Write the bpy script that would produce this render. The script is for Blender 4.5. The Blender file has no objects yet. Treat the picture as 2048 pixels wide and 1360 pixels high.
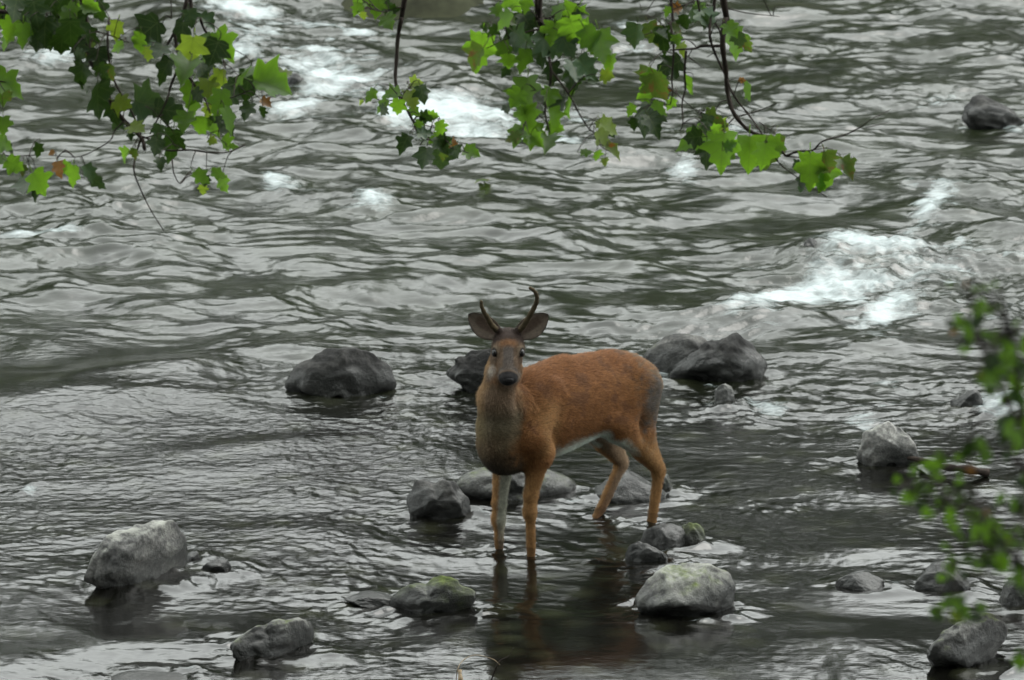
import bpy, math, random
import numpy as np
from mathutils import Vector, Matrix, noise as mnoise

SC = bpy.context.scene
COL = SC.collection
random.seed(7)
RNG = np.random.default_rng(11)

# ------------------------------------------------------------------ camera
CAM_H, PITCH, FOC = 6.43, math.radians(14.5), 9240.0      # metres, radians, pixels of a 2048 px wide frame
cam = bpy.data.cameras.new('camera')
cam_ob = bpy.data.objects.new('camera', cam)
COL.objects.link(cam_ob)
cam.sensor_width = 36.0
cam.lens = FOC / 2048 * 36.0
cam.clip_start, cam.clip_end = 0.1, 600.0
cam_ob.location = (0, 0, CAM_H)
cam_ob.rotation_euler = (math.pi / 2 - PITCH, 0, 0)
cam.dof.use_dof = True
cam.dof.focus_distance = 20.3
cam.dof.aperture_fstop = 7.0
SC.camera = cam_ob

# ------------------------------------------------------------------ sky, sun, exposure
SUN_EL, SUN_AZ = math.radians(58), math.radians(55)       # azimuth clockwise from +Y
world = bpy.data.worlds.new('World')
SC.world = world
world.use_nodes = True
wt = world.node_tree
bg = wt.nodes['Background']
sky = wt.nodes.new('ShaderNodeTexSky')
sky.sky_type = 'NISHITA'
sky.sun_disc = False
sky.sun_elevation = SUN_EL
sky.sun_rotation = SUN_AZ
sky.air_density = 1.0
sky.dust_density = 4.0
sat = wt.nodes.new('ShaderNodeHueSaturation')
sat.inputs['Saturation'].default_value = 0.16              # overcast: the cloud deck takes the blue out
wt.links.new(sky.outputs[0], sat.inputs['Color'])
deck = wt.nodes.new('ShaderNodeMix')                        # an even cloud deck in front of most of the blue
deck.data_type = 'RGBA'
deck.inputs[0].default_value = 0.75
deck.inputs[7].default_value = (7.4, 7.8, 7.5, 1)
wt.links.new(sat.outputs[0], deck.inputs[6])
wt.links.new(deck.outputs[2], bg.inputs['Color'])
bg.inputs['Strength'].default_value = 0.15
sun = bpy.data.lights.new('sun', 'SUN')
sun.energy = 0.6
sun.angle = math.radians(45)
sun.color = (1.0, 0.97, 0.92)
sun_ob = bpy.data.objects.new('sun', sun)
COL.objects.link(sun_ob)
sd = Vector((math.sin(SUN_AZ) * math.cos(SUN_EL), math.cos(SUN_AZ) * math.cos(SUN_EL), math.sin(SUN_EL)))
sun_ob.rotation_euler = sd.to_track_quat('Z', 'Y').to_euler()
sun_ob.location = (10, 10, 40)
SC.view_settings.view_transform = 'Standard'
SC.view_settings.look = 'None'
SC.view_settings.gamma = 1
SC.view_settings.use_curve_mapping = False
SC.view_settings.exposure = 1.75
SC.render.engine = 'CYCLES'
SC.cycles.max_bounces = 6
SC.cycles.use_denoising = True

# ------------------------------------------------------------------ geometry of the view: pixel of the photo -> place
FWD = Vector((0, math.cos(PITCH), -math.sin(PITCH)))
RIGHT = Vector((1, 0, 0))
UP = Vector((0, math.sin(PITCH), math.cos(PITCH)))
CAMP = Vector((0, 0, CAM_H))


def ray(px, py):
    return FWD + RIGHT * ((px - 1024) / FOC) + UP * ((680 - py) / FOC)


def on_water(px, py, z=0.0):
    r = ray(px, py)
    return CAMP + r * ((z - CAM_H) / r.z)


def at_depth(px, py, d):
    return CAMP + ray(px, py) * d


def px_per_m(px, py):
    p = on_water(px, py)
    return FOC / (p - CAMP).dot(FWD)


# ------------------------------------------------------------------ helpers
def tag(o, label=None, cat=None, group=None, kind=None):
    if label: o['label'] = label
    if cat: o['category'] = cat
    if group: o['group'] = group
    if kind: o['kind'] = kind
    return o


def empty(name, loc, rotz=0):
    o = bpy.data.objects.new(name, None)
    o.empty_display_size = 0.1
    o.location = loc
    o.rotation_euler = (0, 0, rotz)
    COL.objects.link(o)
    return o


def np_mesh(name, verts, quads=None, tris=None, smooth=True):
    me = bpy.data.meshes.new(name)
    verts = np.asarray(verts, np.float32)
    me.vertices.add(len(verts))
    me.vertices.foreach_set('co', verts.ravel())
    parts, starts, tot = [], [], 0
    for f, n in ((quads, 4), (tris, 3)):
        if f is not None and len(f):
            f = np.asarray(f, np.int32)
            parts.append(f.ravel())
            starts.append(np.arange(len(f)) * n + tot)
            tot += len(f) * n
    li = np.concatenate(parts)
    st = np.concatenate(starts).astype(np.int32)
    me.loops.add(len(li))
    me.loops.foreach_set('vertex_index', li.astype(np.int32))
    me.polygons.add(len(st))
    me.polygons.foreach_set('loop_start', st)
    me.update(calc_edges=True)
    if smooth:
        me.polygons.foreach_set('use_smooth', np.ones(len(st), bool))
    me.validate()
    return me


def link(name, me, mat=None, parent=None):
    o = bpy.data.objects.new(name, me)
    COL.objects.link(o)
    if mat is not None and len(me.materials) == 0:
        me.materials.append(mat)
    if parent is not None:
        o.parent = parent
    return o


def tube(points, radii, sides=7, cap=True):
    """tapered tube along a polyline, smoothed; returns verts, quads, tris"""
    P = [Vector(p) for p in points]
    V, Q, T = [], [], []
    prev = None
    for i, p in enumerate(P):
        d = (P[min(i + 1, len(P) - 1)] - P[max(i - 1, 0)])
        d = d.normalized() if d.length > 1e-9 else Vector((0, 0, 1))
        if prev is None:
            a = d.orthogonal().normalized()
        else:
            a = (prev - d * prev.dot(d)).normalized()
        prev = a
        b = d.cross(a)
        for k in range(sides):
            t = 2 * math.pi * k / sides
            V.append(p + (a * math.cos(t) + b * math.sin(t)) * radii[i])
    for i in range(len(P) - 1):
        for k in range(sides):
            k2 = (k + 1) % sides
            Q.append((i * sides + k, i * sides + k2, (i + 1) * sides + k2, (i + 1) * sides + k))
    if cap:
        for base, i, flip in ((0, 0, True), ((len(P) - 1) * sides, len(P) - 1, False)):
            c = len(V)
            V.append(P[i])
            for k in range(sides):
                k2 = (k + 1) % sides
                T.append((c, base + k2, base + k) if flip else (c, base + k, base + k2))
    return [tuple(v) for v in V], Q, T


def smooth_line(pts, n=4):
    """Catmull-Rom through the points"""
    pts = [Vector(p) for p in pts]
    if len(pts) < 3:
        return [pts[0].lerp(pts[-1], t / n) for t in range(n + 1)]
    out = []
    ext = [pts[0] * 2 - pts[1]] + pts + [pts[-1] * 2 - pts[-2]]
    for i in range(1, len(ext) - 2):
        p0, p1, p2, p3 = ext[i - 1:i + 3]
        for k in range(n):
            t = k / n
            out.append(0.5 * ((2 * p1) + (p2 - p0) * t + (2 * p0 - 5 * p1 + 4 * p2 - p3) * t * t
                              + (3 * p1 - p0 - 3 * p2 + p3) * t ** 3))
    out.append(pts[-1])
    return out


# ---- numpy gradient noise
PERM = RNG.permutation(512).astype(np.int32)
GA = RNG.uniform(0, 2 * np.pi, 512).astype(np.float32)
GX, GY = np.cos(GA), np.sin(GA)


def pn(x, y, seed=0):
    x = np.asarray(x, np.float32) + 37.17 * seed
    y = np.asarray(y, np.float32) - 21.53 * seed
    xi, yi = np.floor(x).astype(np.int32), np.floor(y).astype(np.int32)
    fx, fy = x - xi, y - yi
    u = fx * fx * fx * (fx * (fx * 6 - 15) + 10)
    v = fy * fy * fy * (fy * (fy * 6 - 15) + 10)

    def g(ix, iy, dx, dy):
        h = PERM[(PERM[(ix + seed * 7) & 511] + iy) & 511]
        return GX[h] * dx + GY[h] * dy
    a = g(xi, yi, fx, fy); b = g(xi + 1, yi, fx - 1, fy)
    c = g(xi, yi + 1, fx, fy - 1); d = g(xi + 1, yi + 1, fx - 1, fy - 1)
    return ((a + u * (b - a)) * (1 - v) + (c + u * (d - c)) * v) * 1.45


def pn3(p, sc, seed=0):
    q = p * sc + seed * 17.31
    i = np.floor(q).astype(np.int32); f = q - i
    u = f * f * f * (f * (f * 6 - 15) + 10)
    r = 0
    for a in (0, 1):
        for b in (0, 1):
            for c in (0, 1):
                h = PERM[(PERM[(PERM[(i[:, 0] + a) & 511] + i[:, 1] + b) & 511] + i[:, 2] + c) & 511]
                g = GX[h] * (f[:, 0] - a) + GY[h] * (f[:, 1] - b) + GX[(h * 7 + 3) & 511] * (f[:, 2] - c)
                w = (u[:, 0] if a else 1 - u[:, 0]) * (u[:, 1] if b else 1 - u[:, 1]) * (u[:, 2] if c else 1 - u[:, 2])
                r = r + g * w
    return r * 1.3


def fbm(x, y, oct=3, seed=0, gain=0.5):
    s, a = 0, 1.0
    for i in range(oct):
        s = s + a * pn(x * 2 ** i, y * 2 ** i, seed + i)
        a *= gain
    return s


def smoothstep(a, b, x):
    t = np.clip((x - a) / (b - a), 0, 1)
    return t * t * (3 - 2 * t)


# ---- node helper
class NT:
    def __init__(self, name):
        self.mat = bpy.data.materials.new(name)
        self.mat.use_nodes = True
        self.t = self.mat.node_tree
        self.t.nodes.clear()
        self.out = self.t.nodes.new('ShaderNodeOutputMaterial')

    def n(self, kind, **kw):
        nd = self.t.nodes.new('ShaderNode' + kind)
        for k, v in kw.items():
            if k.startswith('i_'):
                nd.inputs[k[2:].replace('_', ' ')].default_value = v
            else:
                setattr(nd, k, v)
        return nd

    def l(self, a, b):
        self.t.links.new(a, b)

    def noise(self, vec, scale, detail=4, rough=0.55, dist=0.0):
        nd = self.n('TexNoise')
        nd.inputs['Scale'].default_value = scale
        nd.inputs['Detail'].default_value = detail
        nd.inputs['Roughness'].default_value = rough
        nd.inputs['Distortion'].default_value = dist
        if vec is not None:
            self.l(vec, nd.inputs['Vector'])
        return nd.outputs['Fac']

    def ramp(self, fac, stops):
        nd = self.n('ValToRGB')
        el = nd.color_ramp.elements
        while len(el) < len(stops):
            el.new(0.5)
        for e, (p, c) in zip(el, stops):
            e.position = p
            e.color = c if len(c) == 4 else (*c, 1)
        self.l(fac, nd.inputs[0])
        return nd.outputs[0]

    def math(self, op, a, b=None, clamp=False):
        nd = self.n('Math', operation=op)
        nd.use_clamp = clamp
        for i, v in enumerate((a, b)):
            if v is None: continue
            if isinstance(v, (int, float)): nd.inputs[i].default_value = v
            else: self.l(v, nd.inputs[i])
        return nd.outputs[0]

    def mix(self, fac, a, b, blend='MIX'):
        nd = self.n('Mix', data_type='RGBA', blend_type=blend)
        for sock, v in ((nd.inputs[0], fac), (nd.inputs[6], a), (nd.inputs[7], b)):
            if isinstance(v, (int, float)): sock.default_value = v
            elif isinstance(v, tuple): sock.default_value = v if len(v) == 4 else (*v, 1)
            else: self.l(v, sock)
        return nd.outputs[2]

    def mapping(self, vec, scale):
        nd = self.n('Mapping')
        nd.inputs['Scale'].default_value = scale
        self.l(vec, nd.inputs['Vector'])
        return nd.outputs[0]


# ------------------------------------------------------------------ materials
def water_material():
    m = NT('river_water')
    geo = m.n('NewGeometry')
    pos = geo.outputs['Position']
    at = m.n('Attribute', attribute_name='foam')
    foam = at.outputs['Fac']
    rip = m.n('Attribute', attribute_name='ripple').outputs['Fac']
    # fine relief below the mesh's own resolution
    r1 = m.noise(m.mapping(pos, (13, 24, 1)), 1.0, 3, 0.6)
    bump = m.n('Bump')
    bump.inputs['Distance'].default_value = 0.02
    m.l(m.math('MULTIPLY', rip, 0.35), bump.inputs['Strength'])
    m.l(r1, bump.inputs['Height'])
    w = m.n('BsdfPrincipled')
    bed = m.noise(pos, 2.2, 4, 0.6)
    deep = m.ramp(bed, [(0.3, (0.003, 0.0045, 0.002)), (0.7, (0.009, 0.012, 0.005))])
    vo = m.n('TexVoronoi'); vo.inputs['Scale'].default_value = 5.5; vo.inputs['Randomness'].default_value = 1.0
    m.l(m.mapping(pos, (1, 1, 0)), vo.inputs['Vector'])
    sc_ = m.n('SeparateColor'); m.l(vo.outputs['Color'], sc_.inputs[0])
    cob = m.math('MULTIPLY', m.math('SUBTRACT', 1.0, m.math('MULTIPLY', vo.outputs['Distance'], 1.5), clamp=True), sc_.outputs[0])
    stones = m.ramp(cob, [(0.1, (0.002, 0.002, 0.0015)), (0.9, (0.012, 0.013, 0.007))])
    m.l(m.mix(m.n('Attribute', attribute_name='shallow').outputs['Fac'], deep, stones), w.inputs['Base Color'])
    m.l(m.math('ADD', 0.16, m.math('MULTIPLY', m.n('Attribute', attribute_name='shallow').outputs['Fac'], -0.05)), w.inputs['Roughness'])
    w.inputs['IOR'].default_value = 1.48
    m.l(bump.outputs[0], w.inputs['Normal'])
    f = m.n('BsdfPrincipled')
    f.inputs['Base Color'].default_value = (0.27, 0.31, 0.315, 1)
    f.inputs['Roughness'].default_value = 0.55
    fb = m.n('Bump')
    fb.inputs['Strength'].default_value = 0.5
    fb.inputs['Distance'].default_value = 0.03
    fn = m.noise(m.mapping(pos, (14, 22, 14)), 1.0, 4, 0.65, 0.4)
    m.l(fn, fb.inputs['Height'])
    m.l(fb.outputs[0], f.inputs['Normal'])
    # lacy breakup of the froth
    lace = m.noise(m.mapping(pos, (6, 13, 1)), 1.0, 7, 0.74, 1.0)
    k = m.math('SUBTRACT', m.math('ADD', m.math('MULTIPLY', foam, 0.80), lace), 0.90)
    k = m.math('MULTIPLY', k, 2.8, clamp=True)
    k = m.math('MULTIPLY', k, m.math('MINIMUM', m.math('MULTIPLY', foam, 4.0), 0.86))
    mx = m.n('MixShader')
    m.l(k, mx.inputs[0]); m.l(w.outputs[0], mx.inputs[1]); m.l(f.outputs[0], mx.inputs[2])
    m.l(mx.outputs[0], m.out.inputs[0])
    return m.mat


def rock_material():
    """object colour: r = moss, g = pale lichen, b = stone brightness"""
    m = NT('river_stone')
    geo = m.n('NewGeometry')
    tc = m.n('TexCoord').outputs['Object']
    oi = m.n('ObjectInfo')
    off = m.n('VectorMath', operation='ADD')
    rnd = m.math('MULTIPLY', oi.outputs['Random'], 40.0)
    comb = m.n('CombineXYZ')
    m.l(rnd, comb.inputs[0]); m.l(rnd, comb.inputs[1])
    m.l(tc, off.inputs[0]); m.l(comb.outputs[0], off.inputs[1])
    v = off.outputs[0]
    sep = m.n('SeparateColor')
    m.l(oi.outputs['Color'], sep.inputs[0])
    moss_a, lich_a, bright = sep.outputs
    base = m.ramp(m.noise(v, 7, 6, 0.65), [(0.28, (0.010, 0.0105, 0.011)), (0.5, (0.046, 0.046, 0.045)), (0.72, (0.12, 0.118, 0.112))])
    speck = m.ramp(m.noise(v, 60, 3, 0.7), [(0.35, (0.55, 0.55, 0.55)), (0.6, (1.1, 1.1, 1.08))])
    base = m.mix(1.0, base, speck, 'MULTIPLY')
    bc = m.n('CombineColor')
    for i in range(3): m.l(bright, bc.inputs[i])
    base = m.mix(1.0, base, bc.outputs[0], 'MULTIPLY')
    nz = m.n('SeparateXYZ'); m.l(geo.outputs['Normal'], nz.inputs[0])
    pz = m.n('SeparateXYZ'); m.l(geo.outputs['Position'], pz.inputs[0])
    upn = nz.outputs[2]
    lm = m.math('ADD', m.math('MULTIPLY', m.noise(v, 8, 6, 0.75), 1.7), m.math('MULTIPLY', upn, 0.30))
    lm = m.math('MULTIPLY', m.math('SUBTRACT', lm, m.math('SUBTRACT', 1.62, m.math('MULTIPLY', lich_a, 0.70))), 3.0, clamp=True)
    base = m.mix(lm, base, (0.19, 0.195, 0.175))
    mm = m.math('ADD', m.math('MULTIPLY', m.noise(v, 6, 6, 0.7), 1.3), m.math('MULTIPLY', upn, 0.3))
    mm = m.math('MULTIPLY', m.math('SUBTRACT', mm, m.math('SUBTRACT', 1.42, m.math('MULTIPLY', moss_a, 0.80))), 4.0, clamp=True)
    mossc = m.ramp(m.noise(v, 30, 3), [(0.3, (0.020, 0.029, 0.007)), (0.7, (0.080, 0.105, 0.022))])
    base = m.mix(mm, base, mossc)
    # wet band above the water line, raised to paint in the lower faces' shade too
    wn = m.math('ADD', pz.outputs[2], m.math('MULTIPLY', m.math('SUBTRACT', m.noise(v, 6, 3), 0.5), 0.16))
    wet = m.math('SUBTRACT', 1.0, m.math('MULTIPLY', m.math('SUBTRACT', wn, 0.095), 14.0, clamp=True))
    base = m.mix(m.math('MULTIPLY', wet, 0.72), base, (0.012, 0.013, 0.012))
    b = m.n('BsdfPrincipled')
    m.l(base, b.inputs['Base Color'])
    m.l(m.math('ADD', 0.2, m.math('MULTIPLY', wet, 0.12)), b.inputs['Specular IOR Level'])
    m.l(m.math('SUBTRACT', 0.85, m.math('MULTIPLY', wet, 0.62)), b.inputs['Roughness'])
    bp = m.n('Bump'); bp.inputs['Strength'].default_value = 0.7; bp.inputs['Distance'].default_value = 0.02
    m.l(m.noise(v, 18, 6, 0.7), bp.inputs['Height'])
    m.l(bp.outputs[0], b.inputs['Normal'])
    m.l(b.outputs[0], m.out.inputs[0])
    return m.mat


def coat_material():
    m = NT('deer_coat')
    tc = m.n('TexCoord').outputs['Object']
    at = m.n('Attribute', attribute_name='coat').outputs['Color']
    hair = m.noise(m.mapping(tc, (38, 110, 95)), 1.0, 5, 0.8)
    col = m.mix(1.0, at, m.ramp(hair, [(0.3, (0.70, 0.70, 0.70)), (0.7, (1.28, 1.27, 1.25))]), 'MULTIPLY')
    b = m.n('BsdfPrincipled')
    m.l(col, b.inputs['Base Color'])
    b.inputs['Roughness'].default_value = 0.72
    b.inputs['Specular IOR Level'].default_value = 0.10
    b.inputs['Sheen Weight'].default_value = 0.03
    b.inputs['Sheen Roughness'].default_value = 0.4
    bp = m.n('Bump'); bp.inputs['Strength'].default_value = 0.5; bp.inputs['Distance'].default_value = 0.008
    m.l(hair, bp.inputs['Height']); m.l(bp.outputs[0], b.inputs['Normal'])
    m.l(b.outputs[0], m.out.inputs[0])
    return m.mat


def plain(name, col, rough=0.6, var=0.25, scale=30, spec=0.5):
    m = NT(name)
    tc = m.n('TexCoord').outputs['Object']
    nz = m.noise(tc, scale, 4, 0.6)
    c = m.ramp(nz, [(0.3, tuple(x * (1 - var) for x in col)), (0.7, tuple(x * (1 + var) for x in col))])
    b = m.n('BsdfPrincipled')
    m.l(c, b.inputs['Base Color'])
    b.inputs['Roughness'].default_value = rough
    b.inputs['Specular IOR Level'].default_value = spec
    bp = m.n('Bump'); bp.inputs['Strength'].default_value = 0.3; bp.inputs['Distance'].default_value = 0.01
    m.l(nz, bp.inputs['Height']); m.l(bp.outputs[0], b.inputs['Normal'])
    m.l(b.outputs[0], m.out.inputs[0])
    return m.mat


def leaf_material(name, top, trans, spot=None, tw=0.55, rough=0.42):
    m = NT(name)
    tc = m.n('TexCoord').outputs['Object']
    oi = m.n('ObjectInfo').outputs['Random']
    nz = m.noise(tc, 4, 4, 0.6)
    v = m.math('ADD', m.math('MULTIPLY', oi, 0.5), m.math('MULTIPLY', nz, 0.6))
    c1 = m.ramp(v, [(0.25, tuple(x * 0.72 for x in top)), (0.85, tuple(x * 1.3 for x in top))])
    c2 = m.ramp(v, [(0.25, tuple(x * 0.75 for x in trans)), (0.85, tuple(x * 1.25 for x in trans))])
    # paler midrib and side veins
    sp = m.n('SeparateXYZ'); m.l(tc, sp.inputs[0])
    ax = m.math('ABSOLUTE', sp.outputs[0])
    rib = m.math('SUBTRACT', 1.0, m.math('MULTIPLY', ax, 45.0), clamp=True)
    for yy, kk in ((.06, .68), (.04, .02), (.30, .95), (.52, 1.05)):
        dv = m.math('ABSOLUTE', m.math('SUBTRACT', m.math('SUBTRACT', sp.outputs[1], yy), m.math('MULTIPLY', ax, kk)))
        rib = m.math('MAXIMUM', rib, m.math('SUBTRACT', 1.0, m.math('MULTIPLY', dv, 55.0), clamp=True))
    c1 = m.mix(m.math('MULTIPLY', rib, 0.55), c1, (0.10, 0.13, 0.045))
    c2 = m.mix(m.math('MULTIPLY', rib, 0.35), c2, (0.03, 0.06, 0.01))
    if spot:
        sm = m.math('MULTIPLY', m.math('SUBTRACT', m.noise(tc, 2.5, 3, 0.7), 0.53), 9.0, clamp=True)
        c1 = m.mix(sm, c1, spot); c2 = m.mix(sm, c2, spot)
    b = m.n('BsdfPrincipled')
    m.l(c1, b.inputs['Base Color'])
    b.inputs['Roughness'].default_value = rough
    b.inputs['Specular IOR Level'].default_value = 0.22
    t = m.n('BsdfTranslucent'); m.l(c2, t.inputs['Color'])
    mx = m.n('MixShader'); mx.inputs[0].default_value = tw
    m.l(b.outputs[0], mx.inputs[1]); m.l(t.outputs[0], mx.inputs[2])
    m.l(mx.outputs[0], m.out.inputs[0])
    return m.mat


M = {
    'water': water_material(), 'rock': rock_material(), 'coat': coat_material(),
    'bark': plain('twig_bark', (0.020, 0.015, 0.012), 0.85, 0.5, 60, 0.15),
    'drybark': plain('dry_twig_bark', (0.16, 0.12, 0.07), 0.8, 0.4, 60),
    'antler': plain('antler_velvet', (0.034, 0.026, 0.014), 0.85, 0.4, 40, 0.12),
    'eye': plain('deer_eye', (0.004, 0.0035, 0.003), 0.22, 0.1, 10, 0.3),
    'nose': plain('deer_nose', (0.008, 0.008, 0.009), 0.5, 0.3, 60, 0.25),
    'hoof': plain('deer_hoof', (0.02, 0.018, 0.016), 0.5, 0.3, 40),
    'bed': plain('river_bed_silt', (0.05, 0.048, 0.035), 0.9, 0.5, 3),
    'bank': plain('bank_soil_and_grass', (0.020, 0.022, 0.012), 0.95, 0.7, 2.5, 0.1),
    'wood': plain('wood_foliage', (0.024, 0.040, 0.012), 0.8, 0.6, 0.35),
    'g': leaf_material('leaf_green', (0.034, 0.076, 0.010), (0.135, 0.28, 0.016)),
    'y': leaf_material('leaf_yellow_green', (0.070, 0.105, 0.013), (0.21, 0.31, 0.025)),
    'd': leaf_material('leaf_deep_green_shaded', (0.010, 0.024, 0.006), (0.024, 0.055, 0.006), None, 0.35),  # older green darkened further: shade of the leaves above put into the colour
    's': leaf_material('leaf_grey_green', (0.028, 0.057, 0.026), (0.05, 0.09, 0.022), None, 0.25, 0.35),
    'o': leaf_material('leaf_withered_orange', (0.13, 0.062, 0.014), (0.22, 0.095, 0.016), (0.10, 0.045, 0.02), 0.4),
    'm': leaf_material('leaf_green_browning', (0.032, 0.057, 0.011), (0.08, 0.135, 0.016), (0.11, 0.055, 0.02), 0.45),
}

# ------------------------------------------------------------------ rocks: outline in the photo -> stone standing in the river
# x0, y0 (top), x1, y1 (near water line), depth ratio, roll deg, moss, lichen, brightness, label
ROCKS = [
    (180, 1042, 372, 1168, .75, -16, .25, .90, 1.7, 'large egg-shaped pale grey boulder with a black wet foot, left of the deer', 4, 1),
    (368, 1100, 404, 1124, .8, 0, .45, .4, .9, 'tiny mossy stone touching the right end of the egg-shaped boulder', 5, .6),
    (400, 1116, 464, 1148, .8, 0, .1, .0, .45, 'small flat black wet stone just right of the egg-shaped boulder', 6, .7),
    (470, 1240, 632, 1312, .55, -14, .62, .9, .7, 'slanted dark boulder with a white lichen cap, front left water', 7, 1),
    (225, 1338, 375, 1376, .9, 0, .2, .2, .8, 'smooth low grey hump cut off by the bottom edge', 8, .5),
    (690, 1184, 800, 1212, .9, 10, .1, .1, .55, 'low wet grey slab washed over at the left end of the mossy ledge', 9, .7),
    (775, 1172, 948, 1224, .55, -3, .92, .1, .6, 'long low ledge with a green moss top in front of the deer', 10, 1),
    (820, 968, 944, 1036, .7, 4, .05, .62, .95, 'square grey block with a black underside left of the front legs', 11, .8),
    (905, 944, 1162, 998, .75, 3, .72, .7, 1.5, 'broad flat moss-stained stone behind the front legs of the deer', 12, .8),
    (955, 968, 1010, 994, .8, 0, .0, .0, .35, 'little black stone peeping out beside the far front leg', 13, .6),
    (1192, 945, 1335, 1008, .85, 6, .35, .15, .75, 'rounded dark grey stone behind the hind legs', 14, .7),
    (1312, 948, 1350, 985, .8, 0, .95, .1, .9, 'small yellow-green mossy stone right beside the hind hock', 15, .6),
    (1288, 1048, 1382, 1104, .8, 0, .15, .1, .5, 'dark round stone at the foot of the near hind leg', 16, .7),
    (1350, 1044, 1420, 1098, .7, -6, .85, .3, 1.0, 'moss-topped pale stone leaning on the dark round stone', 17, .7),
    (1252, 1085, 1338, 1130, .5, 22, .1, .0, .45, 'long black sliver of rock sloping down in front of the hind leg', 18, .7),
    (1276, 1133, 1466, 1230, .85, -5, .66, 1.0, 1.5, 'speckled white and mossy boulder in the dark pool right of the deer', 19, 1),
    (580, 702, 786, 790, .6, 5, .24, .08, .36, 'wide dark humped boulder with water sheeting off its right end', 20, .9),
    (880, 700, 1000, 786, .6, -8, .0, .0, .2, 'black wet boulder behind the neck of the deer', 21, 1),
    (1345, 668, 1526, 758, .7, 6, .05, .10, .40, 'dark craggy boulder behind the rump with a peaked top', 22, 1.2),
    (1285, 672, 1440, 748, .7, -10, .5, .5, .9, 'pale sloping stone glazed with water at the left of the craggy boulder', 23, .5),
    (1425, 770, 1472, 808, .7, 0, .0, 1.0, 2.6, 'small whitish stone below the craggy boulder', 24, .7),
    (1905, 776, 1962, 818, .7, 20, .0, .4, .9, 'small grey stone by froth near the right edge', 25, .8),
    (1708, 852, 1836, 934, .4, 10, .10, 1.0, 4.0, 'pale three-sided stone with a dead stick on its right', 26, 1.1),
    (1678, 1146, 1776, 1186, .7, 4, .15, .1, .55, 'low dark stone in the pool right of the speckled boulder', 27, .7),
    (1832, 1130, 1946, 1188, .8, 4, .55, .1, .6, 'round mossy dark stone under the leafy bush', 28, .7),
    (2000, 1158, 2080, 1216, .8, 0, .4, .5, 1.0, 'grey stone cut by the right edge below the bush', 29, .7),
    (1848, 1238, 2028, 1332, .65, -14, .66, .75, 1.4, 'long ridged grey stone with a mossy end in the bottom right corner', 30, .9),
    (1930, 202, 2070, 258, .6, 18, .05, .2, .5, 'jagged dark rock in the rapids at the upper right edge', 31, 1.2),
    (1590, 478, 1650, 520, .6, 10, .0, .0, .35, 'black rock tip at the head of the white rapids', 32, .8),
    (566, 150, 612, 184, .7, 0, .0, .2, .6, 'brown rock tip beside the upper left rapids behind the leaves', 33, .7),
]
OUTLINE = {
    4: [(178, 1165), (190, 1120), (215, 1085), (250, 1055), (285, 1040), (320, 1042), (350, 1058), (366, 1075), (368, 1095), (352, 1132), (311, 1160), (255, 1180), (205, 1176)],
    7: [(458, 1296), (490, 1275), (530, 1255), (570, 1243), (610, 1238), (630, 1250), (632, 1280), (600, 1300), (540, 1318), (490, 1322)],
    11: [(818, 990), (832, 968), (870, 971), (925, 978), (943, 995), (942, 1025), (900, 1040), (850, 1042), (825, 1034)],
    19: [(1272, 1205), (1290, 1180), (1310, 1155), (1345, 1138), (1400, 1130), (1440, 1140), (1465, 1170), (1464, 1205), (1440, 1232), (1380, 1240), (1330, 1240), (1285, 1225)],
    20: [(578, 768), (590, 735), (620, 718), (670, 703), (720, 702), (755, 715), (780, 745), (788, 770), (740, 788), (680, 798), (620, 798), (588, 788)],
    21: [(878, 750), (905, 730), (930, 712), (960, 700), (1000, 702), (1012, 760), (990, 795), (950, 790), (920, 772)],
    22: [(1345, 748), (1370, 720), (1400, 700), (1430, 686), (1458, 680), (1472, 664), (1490, 680), (1510, 700), (1527, 725), (1522, 748), (1480, 762), (1440, 768), (1390, 758)],
    26: [(1704, 918), (1720, 885), (1745, 858), (1775, 849), (1800, 862), (1825, 900), (1838, 934), (1790, 942)],
    30: [(1845, 1318), (1870, 1280), (1905, 1255), (1945, 1240), (2000, 1235), (2024, 1245), (2030, 1270), (2000, 1300), (1950, 1325), (1900, 1342)],
    10: [(772, 1202), (800, 1182), (850, 1171), (920, 1174), (950, 1188), (942, 1215), (880, 1230), (800, 1228)],
    12: [(902, 972), (930, 955), (980, 943), (1060, 946), (1120, 957), (1164, 972), (1150, 992), (1050, 1004), (960, 1000)],
}


SHEAR = {4: 1.0, 7: .8, 30: .7, 19: .3, 10: -.15, 12: .2}


def outline_radius(seed, cx, cy):
    """radius in pixels by angle (counter-clockwise, up is +) of a photographed stone's contour"""
    pts = [(math.atan2(cy - y, x - cx), math.hypot(x - cx, y - cy)) for x, y in OUTLINE[seed]]
    pts.sort()
    an = np.array([p[0] for p in pts]); rd = np.array([p[1] for p in pts])
    an = np.concatenate([an - 2 * np.pi, an, an + 2 * np.pi]); rd = np.tile(rd, 3)
    g = np.linspace(-np.pi, np.pi, 73)
    r = np.interp(g, an, rd)
    k = np.array([.25, .5, .25])
    r[:-1] = k[0] * np.roll(r[:-1], 1) + k[1] * r[:-1] + k[2] * np.roll(r[:-1], -1); r[-1] = r[0]
    return g, r


ROCK_INFO = []      # centre x, y, a, b for the water


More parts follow.
